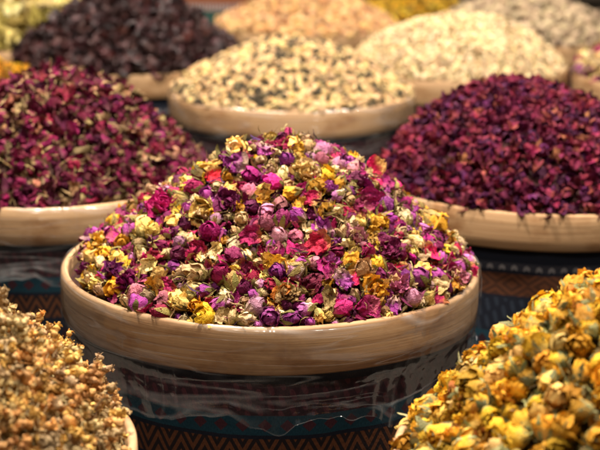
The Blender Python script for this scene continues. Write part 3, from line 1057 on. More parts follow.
# the pieces one can point to: column and row on the photo where each lies on the heap, length in photo pixels, description
HERO = [
    (305, 180, 'paleyel rose', 27, 'cream yellow opened rose below the crest with layered crinkled petals'),
    (287, 165, 'purple bud', 19, 'round purple rosebud just left above the cream yellow opened rose'),
    (215, 175, 'yellow petal', 21, 'bright yellow petal high on the left slope'),
    (237, 170, 'purple petal', 27, 'purple petal beside the yellow petal high on the left slope'),
    (261, 166, 'cream bud', 18, 'cream bud left of the round purple rosebud'),
    (272, 177, 'tan bud', 18, 'tan bud below the round purple rosebud'),
    (264, 202, 'yellow petal', 25, 'largest bright yellow petal, left of centre on the middle heap'),
    (291, 198, 'yellow bud', 19, 'yellow rosebud under the cream yellow opened rose'),
    (309, 203, 'red petal', 20, 'red petal below the cream yellow opened rose'),
    (296, 219, 'purple bud', 20, 'smooth purple rosebud standing at the centre of the heap'),
    (336, 214, 'cream bud', 16, 'small white cream bud right of the standing purple rosebud'),
    (336, 200, 'lilac bud', 16, 'small lilac rosebud above the white cream bud'),
    (365, 206, 'magenta petal', 28, 'broad dark magenta petal on the upper right slope'),
    (367, 162, 'red petal', 27, 'bright red petal beside the crest at right'),
    (346, 147, 'yellow petal', 22, 'yellow petal on the crest near the bright red petal'),
    (297, 153, 'yellow petal', 19, 'yellow petal on the crest above the round purple rosebud'),
    (241, 151, 'paleyel rose', 24, 'tan yellow opened rose on the left shoulder of the heap'),
    (282, 138, 'wine bud', 17, 'dark wine rosebud sticking up from the very top'),
    (338, 136, 'magenta bud', 17, 'magenta rosebud on the skyline right of the top'),
    (207, 219, 'paleyel rose', 29, 'large pale yellow opened rose on the left slope'),
    (214, 238, 'magenta bud', 27, 'plump magenta rosebud under the large pale yellow rose'),
    (242, 224, 'cream bud', 21, 'cream yellow bud right of the large pale yellow rose'),
    (233, 210, 'wine rose', 29, 'dark wine opened rose left of the largest yellow petal'),
    (276, 257, 'magenta petal', 23, 'left one of two magenta petals side by side on the front slope'),
    (295, 256, 'magenta petal', 23, 'right one of two magenta petals side by side on the front slope'),
    (317, 254, 'crimson petal', 29, 'long dark crimson petal right of the paired magenta petals'),
    (266, 228, 'dusty bud', 22, 'dusty pink rosebud left below the standing purple rosebud'),
    (218, 258, 'cream petal', 20, 'cream petal lying below the plump magenta rosebud'),
    (248, 260, 'cream bud', 16, 'slim cream bud left of the paired magenta petals'),
    (259, 266, 'cream bud', 15, 'small round cream bud below the slim cream bud'),
    (296, 276, 'lilac bud', 23, 'lilac and white striped rosebud below the paired magenta petals'),
    (277, 277, 'purple bud', 22, 'purple rosebud in long sepals left of the striped lilac one'),
    (325, 275, 'magenta petal', 26, 'magenta petal right of the striped lilac rosebud'),
    (384, 224, 'purple bud', 20, 'purple rosebud on the right shoulder of the heap'),
    (369, 239, 'yellow petal', 21, 'yellow petal below the purple rosebud on the right shoulder'),
    (365, 181, 'cream bud', 14, 'upper one of two little cream buds under the bright red petal'),
    (371, 190, 'cream bud', 15, 'lower one of two little cream buds under the bright red petal'),
    (354, 243, 'dusty rose', 23, 'dusty pink opened rose right of centre'),
    (338, 188, 'yellow bud', 17, 'golden bud right of the cream yellow opened rose'),
    (427, 230, 'yellow bud', 31, 'big yellow rosebud on the right slope, largest of the yellow buds'),
    (438, 210, 'yellow petal', 23, 'yellow petal on the right skyline above the big yellow rosebud'),
    (453, 226, 'cream bud', 20, 'pale greenish cream bud right of the big yellow rosebud'),
    (423, 245, 'magenta petal', 19, 'small magenta petal right under the big yellow rosebud'),
    (425, 258, 'red petal', 23, 'red petal with yellow base below the small magenta one'),
    (465, 268, 'lilac bud', 23, 'pink lilac rosebud with white base at the right rim'),
    (416, 282, 'purple bud', 25, 'plump purple rosebud above the cream petal near the right rim'),
    (435, 290, 'cream petal', 22, 'cream yellow petal standing at the right front rim'),
    (453, 283, 'dusty rose', 23, 'shrivelled pinkish red rose lying on the right rim'),
    (401, 250, 'tan bud', 18, 'tan bud left of the red petal with yellow base'),
    (397, 237, 'tan bud', 17, 'tan bud left of the big yellow rosebud'),
    (385, 257, 'wine rose', 28, 'dark wine opened rose on the right slope'),
    (391, 290, 'dusty rose', 28, 'dusty pink opened rose left of the plump purple rosebud'),
    (409, 303, 'lilac bud', 23, 'white and pink rosebud at the front right rim'),
    (373, 294, 'yellow rose', 26, 'yellow opened rose near the front rim, right of centre'),
    (360, 275, 'tan bud', 26, 'large tan bud with brown sepals above the yellow opened rose'),
    (364, 312, 'magenta petal', 26, 'magenta petal at the front rim under the yellow opened rose'),
    (340, 313, 'magenta bud', 25, 'pink magenta rosebud at the front rim left of a magenta petal'),
    (327, 303, 'leaf', 23, 'olive green leaf at the front above the pink magenta rosebud'),
    (304, 313, 'lilac bud', 20, 'small lilac rosebud at the front rim centre'),
    (202, 254, 'crimson petal', 22, 'dark crimson petal left below the plump magenta rosebud'),
    (223, 281, 'crimson bud', 28, 'dark red rosebud with yellow base on the front left slope'),
    (238, 275, 'yellow petal', 17, 'little yellow petal resting beside the dark red rosebud'),
    (198, 280, 'tan bud', 28, 'tan bud in tall green sepals on the front left slope'),
    (220, 308, 'purple bud', 20, 'purple rosebud near the front left rim'),
    (256, 312, 'lilac bud', 25, 'pale lilac rosebud at the front rim left of centre'),
    (284, 297, 'green rose', 26, 'green and orange opened rose near the front rim'),
    (197, 309, 'yellow bud', 17, 'small yellow rosebud at the front left rim'),
    (168, 213, 'magenta rose', 31, 'large magenta opened rose high on the far left slope'),
    (156, 236, 'paleyel bud', 22, 'cream green bud below the large magenta opened rose'),
    (122, 257, 'crimson bud', 17, 'small red bud near the left rim'),
    (104, 248, 'yellow rose', 22, 'yellow opened rose at the left rim'),
    (183, 247, 'lilac bud', 18, 'small pink lilac rosebud on the left slope'),
    (163, 252, 'crimson bud', 20, 'slim crimson rosebud left of the pink lilac one'),
    (118, 279, 'purple rose', 25, 'purple opened rose by the left front rim, beside a magenta rose'),
    (132, 288, 'magenta rose', 27, 'bright magenta opened rose by the left front rim'),
    (151, 272, 'cream petal', 23, 'long cream yellow petal standing on the left slope'),
    (144, 258, 'cream bud', 19, 'cream bud right of the small red bud at left'),
    (180, 212, 'yellow petal', 15, 'small golden petal right of the large magenta opened rose'),
    (126, 214, 'magenta petal', 17, 'magenta petal on the far left skyline'),
    (122, 229, 'red petal', 17, 'red petal under the far left skyline'),
    (181, 307, 'paleyel bud', 25, 'cream yellow bud in green sepals at the front left rim'),
    (170, 292, 'crimson petal', 22, 'crimson petal behind the cream yellow bud at the front left'),
    (246, 293, 'wine bud', 20, 'wine dark rosebud behind the pale lilac one'),
    (310, 290, 'crimson petal', 24, 'crimson petal between green and orange rose and the olive leaf'),
    (340, 285, 'purple petal', 22, 'purple petal left of the yellow opened rose'),
    (390, 312, 'purple petal', 20, 'purple petal at the front rim right of the magenta one'),
    (320, 232, 'purple petal', 22, 'purple petal right below the standing purple rosebud'),
    (250, 243, 'crimson petal', 24, 'dark crimson petal between plump magenta and dusty pink rosebuds'),
    (345, 168, 'purple petal', 20, 'purple petal left of the bright red petal'),
    (320, 165, 'dusty bud', 18, 'dusty pink rosebud just under the crest right of centre'),
    (400, 208, 'magenta bud', 18, 'magenta rosebud on the right skyline'),
    (150, 300, 'tan bud', 18, 'tan bud at the front left rim'),
]
hero_items = []
for px, py, kv, spx, text in HERO:
    p = None
    for dy in range(0, 40, 2):
        p = h_mix.hit(px, py + dy)
        if p:
            break
    if not p:
        continue
    z = px_of(p)[2]
    sz = spx / FPX * z * 0.98
    nrm = h_mix.normal(p.x, p.y)
    to = (CAM - p).normalized()
    v = random.choice(VAR[kv])
    kk = kv.split()[-1]
    p = p + nrm * (sz * 0.33)
    rad_ = math.hypot(p.x - h_mix.x, p.y - h_mix.y)
    if rad_ > RIM_IN - 0.3 * sz:
        f_ = (RIM_IN - 0.3 * sz) / rad_
        p.x, p.y = h_mix.x + (p.x - h_mix.x) * f_, h_mix.y + (p.y - h_mix.y) * f_
    if kk in ('petal', 'leaf'):
        zax = (nrm * 0.5 + to * 0.75 + Vector((random.gauss(0, 0.22), random.gauss(0, 0.22), random.gauss(0, 0.22)))).normalized()
        Q = zax.to_track_quat('Z', 'Y').to_matrix().to_4x4() @ Matrix.Rotation(random.uniform(0, 6.28), 4, 'Z')
    elif kk == 'rose':
        zax = (nrm * 0.6 + to * 0.6 + Vector((random.gauss(0, 0.25), random.gauss(0, 0.25), random.gauss(0, 0.25)))).normalized()
        Q = zax.to_track_quat('Z', 'Y').to_matrix().to_4x4() @ Matrix.Rotation(random.uniform(0, 6.28), 4, 'Z')
    else:
        zax = Vector((random.gauss(0, 0.7), random.gauss(0.0, 0.3) - 0.25, random.uniform(-0.5, 1.0))).normalized()
        Q = zax.to_track_quat('Z', 'Y').to_matrix().to_4x4() @ Matrix.Rotation(random.uniform(0, 6.28), 4, 'Z')
    edge = math.hypot(p.x - h_mix.x, p.y - h_mix.y) - (RIM_IN - 0.4 * sz)
    if edge > 0:
        p.z += edge * 0.4
    M = Matrix.Translation(p) @ Q @ Matrix.Diagonal((sz, sz, sz, 1))
    S.put(p, sz * 0.47)
    nm, cat = KIND_OF[kk]
    me, pm = v.meshes(nm)
    o = bpy.data.objects.new(nm, me)
    o.matrix_world = M
    COL.objects.link(o)
    tag(o, text, cat, 'mixed flowers in the middle drum')
    for pn, pme in pm:
        c = bpy.data.objects.new(pn, pme)
        c.parent = o
        COL.objects.link(c)

S.fill('rosebud', VAR['purple bud'] * 2 + VAR['magenta bud'] + VAR['wine bud'] + VAR['lilac bud'] + VAR['crimson bud'] * 2 + VAR['dusty bud'] * 2 + VAR['wine bud'] * 3
       + VAR['yellow bud'] * 2 + VAR['paleyel bud'] * 2 + VAR['cream bud'] + VAR['tan bud'], 300, (0.017, 0.024), k=0.66, off=(0.05, 0.35), tries=10, up=0.45)
S.fill('dried_rose', VAR['wine rose'] * 3 + VAR['purple rose'] + VAR['dusty rose'] + VAR['paleyel rose'], 30, (0.017, 0.025), k=0.66, off=(0.0, 0.25), up=0.8)
S.fill('rose_petal', VAR['magenta petal'] * 2 + VAR['crimson petal'] * 3 + VAR['purple petal'] + VAR['red petal'] * 2 + VAR['yellow petal'] * 2 + VAR['cream petal'], 330, (0.014, 0.022), k=0.58, off=(0.05, 0.45), lie=0.7)
S.fill('flower_bud', VAR['cream bud'] * 2 + VAR['tan bud'] + VAR['lilac bud'] + VAR['paleyel bud'] + VAR['purple bud'] + VAR['wine bud'], 420, (0.011, 0.016), k=0.62, off=(0.05, 0.5), tries=12)
S.fill('leaf', VAR['leaf'], 90, (0.012, 0.020), k=0.55, off=(0.0, 0.3), lie=0.8, tries=10)
S.fill('crumb', crumbs_mix, 2000, (0.007, 0.014), k=0.48, off=(-0.5, 0.25), lie=0.9, tries=10)
wisp_mix = [V1(strip, m_, 'wisp', 90 + i, wid=random.uniform(0.025, 0.06), bend=random.uniform(-0.8, 0.8)) for i, m_ in enumerate([M_STRAW, M_GREEN, M_OLIVE, M_TAN, M_WINE, M_STRAW, M_GREEN, M_INK])]
S.fill('crumb', wisp_mix, 2000, (0.010, 0.024), k=0.12, off=(0.05, 0.55), lie=0.9, tries=8)
J = Joined()
core(h_mix, J, M_DARK)
mixed = 'mixed flowers in the middle drum'
lab = lambda cat_: {'label': lambda v, p, h: '%s %s' % (v.look, where_mix(p, h)), 'cat': cat_, 'group': mixed}
emit(S.items, h_mix, J, {'rosebud': lab('rosebud'), 'dried_rose': lab('dried rose'), 'rose_petal': lab('petal'),
                         'flower_bud': {'label': lambda v, p, h: 'small ' + v.look.replace('rosebud', 'flower bud') + ' ' + where_mix(p, h), 'cat': 'flower bud', 'group': mixed},
                         'leaf': lab('leaf')}, 230)
tag(J.build('flower_mix', (h_mix.x, h_mix.y, h_mix.z)), 'leaf crumbs, stems and buried petals making up the middle flower heap', 'flower heap', kind='stuff')


# ------------------------------------------------------------------ simple one-kind heaps
def simple(h, kind, variants, n, size, label, cat, group, pile, pile_label, k=0.6, off=(0.0, 0.4), lie=0.6, extra=None, most=300, core_mat=M_DARK, tries=8, up=0.22, also=()):
    S = Scatter(h)
    kinds = {}
    for k_, vs, cnt, sz_, kk_, off_, lb_, cat_ in also:
        S.fill(k_, vs, cnt, sz_, k=kk_, off=off_, lie=lie, tries=tries)
        kinds[k_] = {'label': lb_, 'cat': cat_, 'group': group}
    S.fill(kind, variants, n, size, k=k, off=off, lie=lie, tries=tries, up=up)
    if extra:
        for ev, en, es in extra:
            thin = ev[0].look == 'wisp'
            S.fill('crumb', ev, en, es, k=0.16 if thin else 0.42, off=(0.0, 0.45) if thin else (-0.5, 0.25), lie=0.9, tries=8)
    J = Joined()
    core(h, J, core_mat)
    kinds[kind] = {'label': label if callable(label) else (lambda v, p, hh: label), 'cat': cat, 'group': group}
    emit(S.items, h, J, kinds, most)
    tag(J.build(pile, (h.x, h.y, h.z)), pile_label, 'heap', kind='stuff')


# yellow rosebuds, lower right
wisps = lambda m_, s0: [V1(strip, m_, 'wisp', s0 + i, wid=0.035, bend=random.uniform(-0.7, 0.7)) for i in range(5)]
M_YGOLD = flora('golden_rose_petal', (0.62, 0.42, 0.09), (0.74, 0.44, 0.026), (0.68, 0.34, 0.018), translucent=0.12)
M_SAGE = flora('sage_sepal', (0.25, 0.24, 0.09), (0.20, 0.215, 0.075), (0.38, 0.35, 0.15), translucent=0.1)
yv = ([rosebud(M_YGOLD, 'yellow rosebud', 300 + i, M_SAGE, flare=0.22, ruffle=0.05, open_=0.12, n=11, rad=0.40, hmin=0.7) for i in range(4)]
      + [rosebud(M_YELLOW, 'bright yellow rosebud', 310 + i, M_SAGE, flare=0.18, ruffle=0.045, open_=0.06, n=9, rad=0.38, hmin=0.7) for i in range(3)]
      + [rose(M_YGOLD, 'opened orange yellow rose', 320 + i, M_ORANGE, M_SAGE, n=24, ruffle=0.06, openness=0.36) for i in range(3)]
      + [rosebud(M_PALEYEL, 'pale yellow rosebud', 330 + i, M_SAGE, flare=0.15, ruffle=0.04, n=6) for i in range(2)])


def where_yel(v, p, h):
    x, y, z = px_of(p)
    if z > 0.98:
        w = 'along the far skyline of its heap'
    elif x < 470:
        w = 'next to the pale wooden rim at the lower right'
    elif y > 380:
        w = 'in the blurred near part of its heap'
    else:
        w = 'halfway up the lower right heap'
    return v.look + ' ' + w


crumbs_yel = ([V1(strip, M_SAGE, 'leaf', 340 + i, wid=0.12, bend=random.uniform(-0.6, 0.6)) for i in range(4)]
              + [V1(petal, m_, 'scrap', 350 + i, cup=1.0, curl=0.8, ruffle=0.12, nu=6, nv=6) for i, m_ in enumerate([M_YGOLD, M_ORANGE, M_PALEYEL, M_SAGE, M_YELLOW])]
              + [stem_piece(M_STRAW, 361), stem_piece(M_SAGE, 362, 0.025)])
simple(h_yel, 'yellow_rosebud', yv, 800, (0.016, 0.022), where_yel, 'rosebud', 'yellow rosebuds in the lower right drum', 'yellow_rose_heap',
       'leaf scraps and buried buds of the yellow rosebud heap', k=0.62, extra=[(crumbs_yel, 1500, (0.008, 0.015)), (wisps(M_SAGE, 365) + wisps(M_TAN, 372), 700, (0.010, 0.022))], core_mat=M_OLIVE, up=0.25)

# golden flower sprigs, lower left
M_GOLD = flora('gold_floret', (0.50, 0.30, 0.09), (0.66, 0.41, 0.12), (0.56, 0.29, 0.06), translucent=0.08)
M_BUFF = flora('buff_floret', (0.46, 0.32, 0.13), (0.64, 0.46, 0.21), (0.50, 0.33, 0.13), translucent=0.08)


def sprig(seed, mat):
    g = np.random.default_rng(seed)
    st, hd = P(), P()
    tube(st, (0, 0, -0.55), (0.05, 0, 0.1), 0.022, 0.016, 0, 0.1, seed)
    for k in range(int(g.integers(9, 15))):
        d = g.normal(size=3) * [0.25, 0.25, 0.19] + [0, 0, 0.24]
        tube(st, (0, 0, -0.05), d, 0.020, 0.014, 0, 0.12, seed + k, nu=4, nv=4)
        q = P()
        s = g.uniform(0.20, 0.31)
        nu, nv = 8, 6
        ovoid(q, 0.95, 0.43, 0, seed + k, nu=nu, nv=nv, rough=0.16)
        for m in range(5):
            w = P()
            petal(w, 0, seed * 3 + m + k, cup=0.8, curl=0.8, ruffle=0.1, wide=0.30, nu=4, nv=5)
            a = m * 1.2566 + g.normal() * 0.3
            E = np.array(Euler((g.uniform(0.5, 1.3), 0, a)).to_matrix())
            w.v = [(x * 0.8) @ E.T + E @ np.array([0, 0.30, 0.0]) + np.array([0, 0, 0.05]) for x in w.v]
            for x, f, mm, r in zip(w.v, w.f, w.m, w.r):
                q.v.append(x), q.f.append(f + q.n), q.m.append(mm), q.r.append(r)
            q.n += w.n
        E = np.array(Vector(tuple(d + g.normal(size=3) * 0.2)).to_track_quat('Z', 'Y').to_matrix())
        for x, f, mm, r in zip(q.v, q.f, q.m, q.r):
            hd.v.append((x * s) @ E.T + d), hd.f.append(f + hd.n), hd.m.append(mm), hd.r.append(r)
        hd.n += q.n
    return Variant('sprig', hd, [mat], [('stem', st, M_STRAW)])


sv = [sprig(400 + 7 * i, M_GOLD if i % 3 else M_BUFF) for i in range(9)]


def where_gold(v, p, h):
    x, y, z = px_of(p)
    look = 'buff flower sprig' if v.mats[0] is M_BUFF else 'golden flower sprig'
    if x > 90:
        return look + ' spilling over the rim at the lower left'
    if y < 340:
        return look + ' on the skyline of the lower left heap'
    return look + (' in the near blurred part of the lower left heap' if y > 395 else ' in the middle of the lower left heap')


crumbs_gold = ([seedlet(M_GOLD, 460 + i, 1, 0.45, nu=8, nv=6) for i in range(3)] + [seedlet(M_BUFF, 464, 1, 0.42, nu=8, nv=6)]
               + [stem_piece(M_STRAW, 470 + i, 0.02) for i in range(4)] + [V1(strip, M_OLIVE, 'leaf', 480, wid=0.1)]
               + [V1(petal, M_GOLD, 'scrap', 485 + i, cup=1.0, curl=0.8, ruffle=0.12, nu=5, nv=5) for i in range(2)])
simple(h_gold, 'flower_sprig', sv, 640, (0.023, 0.032), where_gold, 'flower sprig', 'golden flower sprigs in the lower left drum', 'golden_flower_heap',
       'loose golden florets and broken stems of the lower left heap', k=0.45, extra=[(crumbs_gold, 2600, (0.004, 0.008)), (wisps(M_STRAW, 490) + wisps(M_GOLD, 495), 900, (0.010, 0.024))], off=(0.0, 0.28), core_mat=M_STRAW, up=0.05)

tp = h_gold.hit(10, 300)
if tp:
    tw = P()
    tube(tw, (-0.016, 0.0, 0.004), (0.018, 0.004, 0.007), 0.0008, 0.0006, 0, 0.05, 3)
    tube(tw, (-0.006, 0.002, -0.016), (0.001, 0.0, 0.018), 0.0007, 0.0005, 0, 0.06, 4)
    to_ = bpy.data.objects.new('twig', to_mesh('twig', tw.arrays(), [M_STRAW]))
    to_.location = tp + Vector((0, 0, 0.010))
    COL.objects.link(to_)
    tag(to_, 'pale crossed dry twig sticking out of the lower left golden heap', 'twig')

# dark red rosebuds, left
M_RBUD = flora('dark_red_petal', (0.15, 0.02, 0.03), (0.15, 0.006, 0.030), (0.065, 0.005, 0.018), translucent=0.08)
M_RBUD2 = flora('rose_red_petal', (0.20, 0.03, 0.04), (0.25, 0.008, 0.045), (0.14, 0.006, 0.026), translucent=0.08)
M_KHAKI = flora('khaki_sepal', (0.20, 0.13, 0.05), (0.19, 0.14, 0.05), (0.36, 0.23, 0.11))
M_PEACH = flora('peach_petal', (0.30, 0.14, 0.06), (0.38, 0.16, 0.08), (0.32, 0.18, 0.09))
rv = ([rosebud(M_RBUD, 'dark red rosebud', 500 + i, M_KHAKI, flare=0.2, ruffle=0.05) for i in range(4)]
      + [rosebud(M_RBUD2, 'bright rose red rosebud', 510 + i, M_KHAKI, flare=0.2, ruffle=0.05) for i in range(3)]
      + [rosebud(M_WINE, 'wine dark rosebud', 520 + i, M_KHAKI, flare=0.2, ruffle=0.05) for i in range(2)]
      + [rosebud(M_PEACH, 'faded peach rosebud', 530, M_KHAKI)])


def where_red(v, p, h):
    x, y, z = px_of(p)
    w = 'at the top of' if y < 110 else ('by the rim under' if y > 180 else ('on the right side of' if x > 120 else 'on the left side of'))
    return '%s %s the left red heap' % (v.look, w)


crumbs_red = ([V1(strip, M_KHAKI, 'leaf', 540 + i, wid=0.09, bend=random.uniform(-0.5, 0.5)) for i in range(4)]
              + [V1(petal, m_, 'scrap', 550 + i, cup=1.0, curl=0.8, ruffle=0.12, nu=6, nv=6) for i, m_ in enumerate([M_RBUD, M_RBUD2, M_WINE, M_KHAKI, M_PEACH])]
              + [stem_piece(M_STRAW, 560), stem_piece(M_KHAKI, 561, 0.03)])
M_RSCRAP = flora('red_scrap', (0.10, 0.02, 0.02), (0.22, 0.008, 0.045), (0.08, 0.006, 0.02), translucent=0.08)
rp = [rosepetal(m_, lk, 570 + i, cup=random.uniform(0.8, 1.8), curl=random.uniform(0.7, 1.2), ruffle=0.15, nu=8, nv=8) for i, (m_, lk) in enumerate(
    [(M_RSCRAP, 'dark red crumpled petal')] * 4 + [(M_RBUD2, 'bright crimson crumpled petal')] * 3 + [(M_KHAKI, 'khaki crumpled leaf')] + [(M_PEACH, 'faded peach petal')])]
simple(h_red, 'red_rosebud', rv, 420, (0.012, 0.019), where_red, 'rosebud', 'dark red rosebuds in the left drum', 'red_rose_heap',
       'buried buds, sepals and stems of the dark red rosebud heap', k=0.62, extra=[(crumbs_red, 1500, (0.008, 0.016)), (wisps(M_KHAKI, 580) + wisps(M_TAN, 590), 700, (0.014, 0.03))], up=0.3,
       also=[('red_petal', rp, 800, (0.012, 0.021), 0.42, (0.0, 0.5), where_red, 'petal')])

# purple rose petals, right
M_PP1 = flora('purple_dried_petal', (0.18, 0.016, 0.03), (0.18, 0.009, 0.032), (0.10, 0.007, 0.026), translucent=0.08)
M_PP2 = flora('rose_dried_petal', (0.24, 0.05, 0.035), (0.25, 0.014, 0.045), (0.24, 0.04, 0.05), translucent=0.08)
M_PP3 = flora('dark_dried_petal', (0.07, 0.01, 0.03), (0.06, 0.007, 0.03), (0.09, 0.01, 0.06), translucent=0.05)
M_PP4 = flora('coral_dried_petal', (0.28, 0.10, 0.04), (0.27, 0.065, 0.045), (0.24, 0.035, 0.05))
pv = [rosepetal(m_, lk, 600 + i, cup=random.uniform(0.8, 1.8), curl=random.uniform(0.7, 1.2), ruffle=0.14, nu=7, nv=7) for i, (m_, lk) in enumerate(
    [(M_PP1, 'purple dried petal')] * 4 + [(M_PP2, 'rose pink dried petal')] * 3 + [(M_PP3, 'blackish purple dried petal')] * 4 + [(M_PP1, 'purple dried petal')] * 3 + [(M_PP4, 'coral dried petal')])]


def where_pet(v, p, h):
    x, y, z = px_of(p)
    w = 'at the top of' if y < 105 else ('by the rim under' if y > 190 else ('on the left side of' if x < 470 else 'in the middle of' if x < 545 else 'at the right edge of'))
    return '%s %s the purple petal heap' % (v.look, w)


simple(h_pet, 'dried_petal', pv, 3000, (0.0105, 0.0165), where_pet, 'petal', 'purple rose petals in the right drum', 'purple_petal_heap',
       'mass of dried purple rose petals in the right drum', k=0.40, off=(-0.1, 0.7), lie=0.9)

# cream and black nuts, behind the middle
M_SHELL = flora('cream_shell', (0.55, 0.38, 0.16), (0.68, 0.49, 0.24), (0.54, 0.34, 0.12), mottle=0.2, rough=0.45)
M_BLACK = flora('black_kernel', (0.05, 0.038, 0.022), (0.045, 0.034, 0.02), (0.11, 0.085, 0.04))
nv_ = []
for i in range(3):
    nv_.append(Variant('cream nut', mk(ovoid, 1.0, 0.34, 0, 700 + i, nu=10, nv=8, rough=0.06, flat=0.8), [M_SHELL]))
for i in range(3):
    p = P()
    ovoid(p, 1.0, 0.30, 1, 710 + i, nu=8, nv=7)
    for sgn in (-1, 1):
        q = P()
        u = np.linspace(-1.25, 1.25, 7)
        v = np.linspace(0.03, 0.97, 8)
        U, V = np.meshgrid(u, v, indexing='ij')
        rr = 0.36 * np.sin(np.pi * V) ** 0.7
        p.grid(np.stack([sgn * (rr * np.cos(U) + 0.02), rr * np.sin(U), (V - 0.5) * 1.04], -1), V, 0)
    nv_.append(Variant('split cream nut', p, [M_SHELL, M_BLACK]))
nv_.append(Variant('black nut', mk(ovoid, 1.0, 0.32, 0, 720, nu=8, nv=7), [M_BLACK]))
nv_ = nv_[:4] * 2 + nv_[6:] * 2
nv_.append(Variant('black nut', mk(ovoid, 0.9, 0.36, 0, 721, nu=8, nv=7, rough=0.1), [M_BLACK]))


def where_nut(v, p, h):
    x, y, z = px_of(p)
    side = 'left' if x < 245 else 'right' if x > 330 else 'middle'
    return '%s in the %s of the heap behind the mixed flowers' % (v.look, side)


simple(h_nut, 'nut', nv_, 2600, (0.0135, 0.0185), where_nut, 'nut', 'cream and black nuts behind the middle drum', 'nut_heap',
       'heap of cream and black nuts behind the mixed flowers', k=0.44, off=(-0.1, 0.35))

# dark dried calyces, back left
M_HIB = flora('dark_calyx', (0.022, 0.006, 0.005), (0.024, 0.006, 0.006), (0.08, 0.020, 0.014), spec=0.5, rough=0.5)
hv = [rose(M_HIB, 'dark brown dried calyx', 800 + i, green=M_HIB, n=7, ruffle=0.1, openness=0.6) for i in range(3)] + [
    rosepetal(M_HIB, 'dark brown dried calyx', 805 + i, cup=1.4, curl=1.2, ruffle=0.16, nu=7, nv=7) for i in range(3)]
simple(h_hib, 'dried_calyx', hv, 1100, (0.019, 0.032), 'dark brown dried calyx in the black looking heap at the back left', 'dried flower',
       'dark calyces in the back left drum', 'calyx_heap', 'heap of dark brown dried calyces at the back left', k=0.42, off=(-0.1, 0.6), lie=0.9)

# pale seeds, back right
M_PSEED = flora('pale_seed', (0.68, 0.51, 0.25), (0.82, 0.66, 0.39), (0.68, 0.48, 0.21), mottle=0.2, rough=0.5)
se = [Variant('pale seed', mk(ovoid, 1.0, 0.34, 0, 820 + i, nu=8, nv=7, flat=0.5, rough=0.08), [M_PSEED]) for i in range(3)]
simple(h_see, 'pale_seed', se, 3000, (0.012, 0.017), 'pale cream seed in the bright heap above the purple petals', 'seed',
       'pale seeds in the back right drum', 'seed_heap', 'heap of pale cream seeds above the purple petals', k=0.42, off=(-0.1, 0.35), core_mat=M_TAN)

# yellow green leaves, far left
M_LEAF = flora('yellow_green_leaf', (0.72, 0.60, 0.20), (0.74, 0.60, 0.17), (0.86, 0.74, 0.36), translucent=0.15)
M_LEAF2 = flora('olive_dry_leaf', (0.26, 0.20, 0.04), (0.32, 0.25, 0.05), (0.42, 0.32, 0.08), translucent=0.12)
lv = [rosepetal(M_LEAF if i % 5 else M_LEAF2, 'pale yellow green leaf' if i % 5 else 'olive green dry leaf', 840 + i, cup=0.8, curl=0.7, ruffle=0.09, wide=0.30) for i in range(6)]
simple(h_lea, 'dried_leaf', lv, 620, (0.034, 0.055), lambda v, p, h: v.look + ' in the heap at the top left', 'leaf',
       'yellow green leaves in the far left drum', 'leaf_heap', 'heap of yellow green dried leaves at the top left', k=0.40, off=(0.0, 0.5), lie=0.7, core_mat=M_LEAF2)

# yellow flower heads, left edge
tv = [rose(M_YELLOW, 'bright yellow flower head', 860 + i, M_ORANGE) for i in range(3)]
simple(h_tur, 'yellow_flower_head', tv, 420, (0.018, 0.026), 'bright yellow flower head at the left edge behind the red rosebuds', 'flower head',
       'yellow flower heads at the left edge', 'yellow_flower_heap', 'heap of yellow flower heads at the left edge', k=0.5, core_mat=M_ORANGE)

# tan nuts, back middle
M_TNUT = flora('tan_nut', (0.56, 0.33, 0.13), (0.64, 0.42, 0.19), (0.54, 0.28, 0.09), mottle=0.25, rough=0.5)
tn = [Variant('golden tan nut', mk(ovoid, 1.0, 0.40, 0, 880 + i, nu=9, nv=7, rough=0.1), [M_TNUT]) for i in range(3)]
simple(h_tan, 'tan_nut', tn, 1300, (0.017, 0.024), 'golden tan nut in the heap at the top middle', 'nut',
       'tan nuts in the back middle drum', 'tan_nut_heap', 'heap of golden tan nuts at the top middle', k=0.44, off=(-0.1, 0.4), core_mat=M_TNUT)

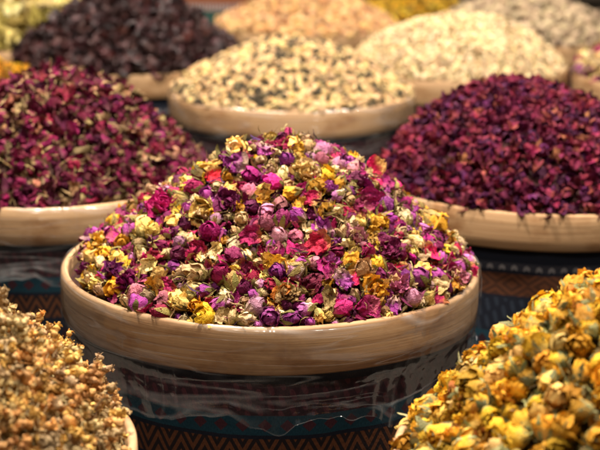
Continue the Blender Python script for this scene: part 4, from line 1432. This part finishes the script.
# grey beige pods, back right corner
M_POD = flora('grey_pod', (0.44, 0.33, 0.19), (0.50, 0.38, 0.23), (0.32, 0.24, 0.14), mottle=0.3)
gp = [Variant('grey beige pod', mk(ovoid, 1.0, 0.30, 0, 900 + i, nu=8, nv=7, rough=0.1), [M_POD]) for i in range(3)]
simple(h_gry, 'grey_pod', gp, 900, (0.022, 0.034), 'grey beige pod in the heap at the top right', 'pod',
       'grey pods in the back right drum', 'pod_heap', 'heap of grey beige pods at the top right', k=0.44, off=(-0.1, 0.4))

# a second mixed heap cut by the right edge
m2 = VAR['magenta petal'] + VAR['cream bud'] + VAR['purple petal'] + VAR['leaf'] + VAR['cream petal'] + VAR['lilac bud']
simple(h_mx2, 'mixed_flower', m2, 600, (0.018, 0.030), lambda v, p, h: v.look + ' in the small mixed heap cut by the right edge', 'dried flower',
       'mixed flowers at the right edge', 'second_flower_mix', 'second mixed flower heap cut by the right edge', k=0.5, core_mat=M_OLIVE)

# ochre and lemon flowers, far back
M_OCH = flora('ochre_floret', (0.34, 0.20, 0.03), (0.46, 0.28, 0.03), (0.32, 0.19, 0.03))
M_LEM = flora('lemon_floret', (0.78, 0.50, 0.06), (0.90, 0.62, 0.05), (0.84, 0.50, 0.035))
simple(h_och, 'ochre_flower', [rose(M_OCH, 'ochre flower', 920 + i, n=8) for i in range(2)], 420, (0.018, 0.026), 'small ochre flower in the far back heap behind the tan nuts',
       'flower head', 'ochre flowers at the back', 'ochre_flower_heap', 'heap of small ochre flowers behind the tan nuts', k=0.48, core_mat=M_OCH)
simple(h_lem, 'lemon_flower', [rose(M_LEM, 'lemon flower', 930 + i, n=8) for i in range(2)], 420, (0.018, 0.026), 'lemon yellow flower in the far back heap above the pale seeds',
       'flower head', 'lemon flowers at the back', 'lemon_flower_heap', 'heap of lemon yellow flowers above the pale seeds', k=0.48, core_mat=M_LEM)
Jt = Joined()
core(h_top, Jt, M_OCH)
tag(Jt.build('spice_heap', (h_top.x, h_top.y, h_top.z)), 'ground spice filling the tall drum at the back', 'heap', kind='stuff')
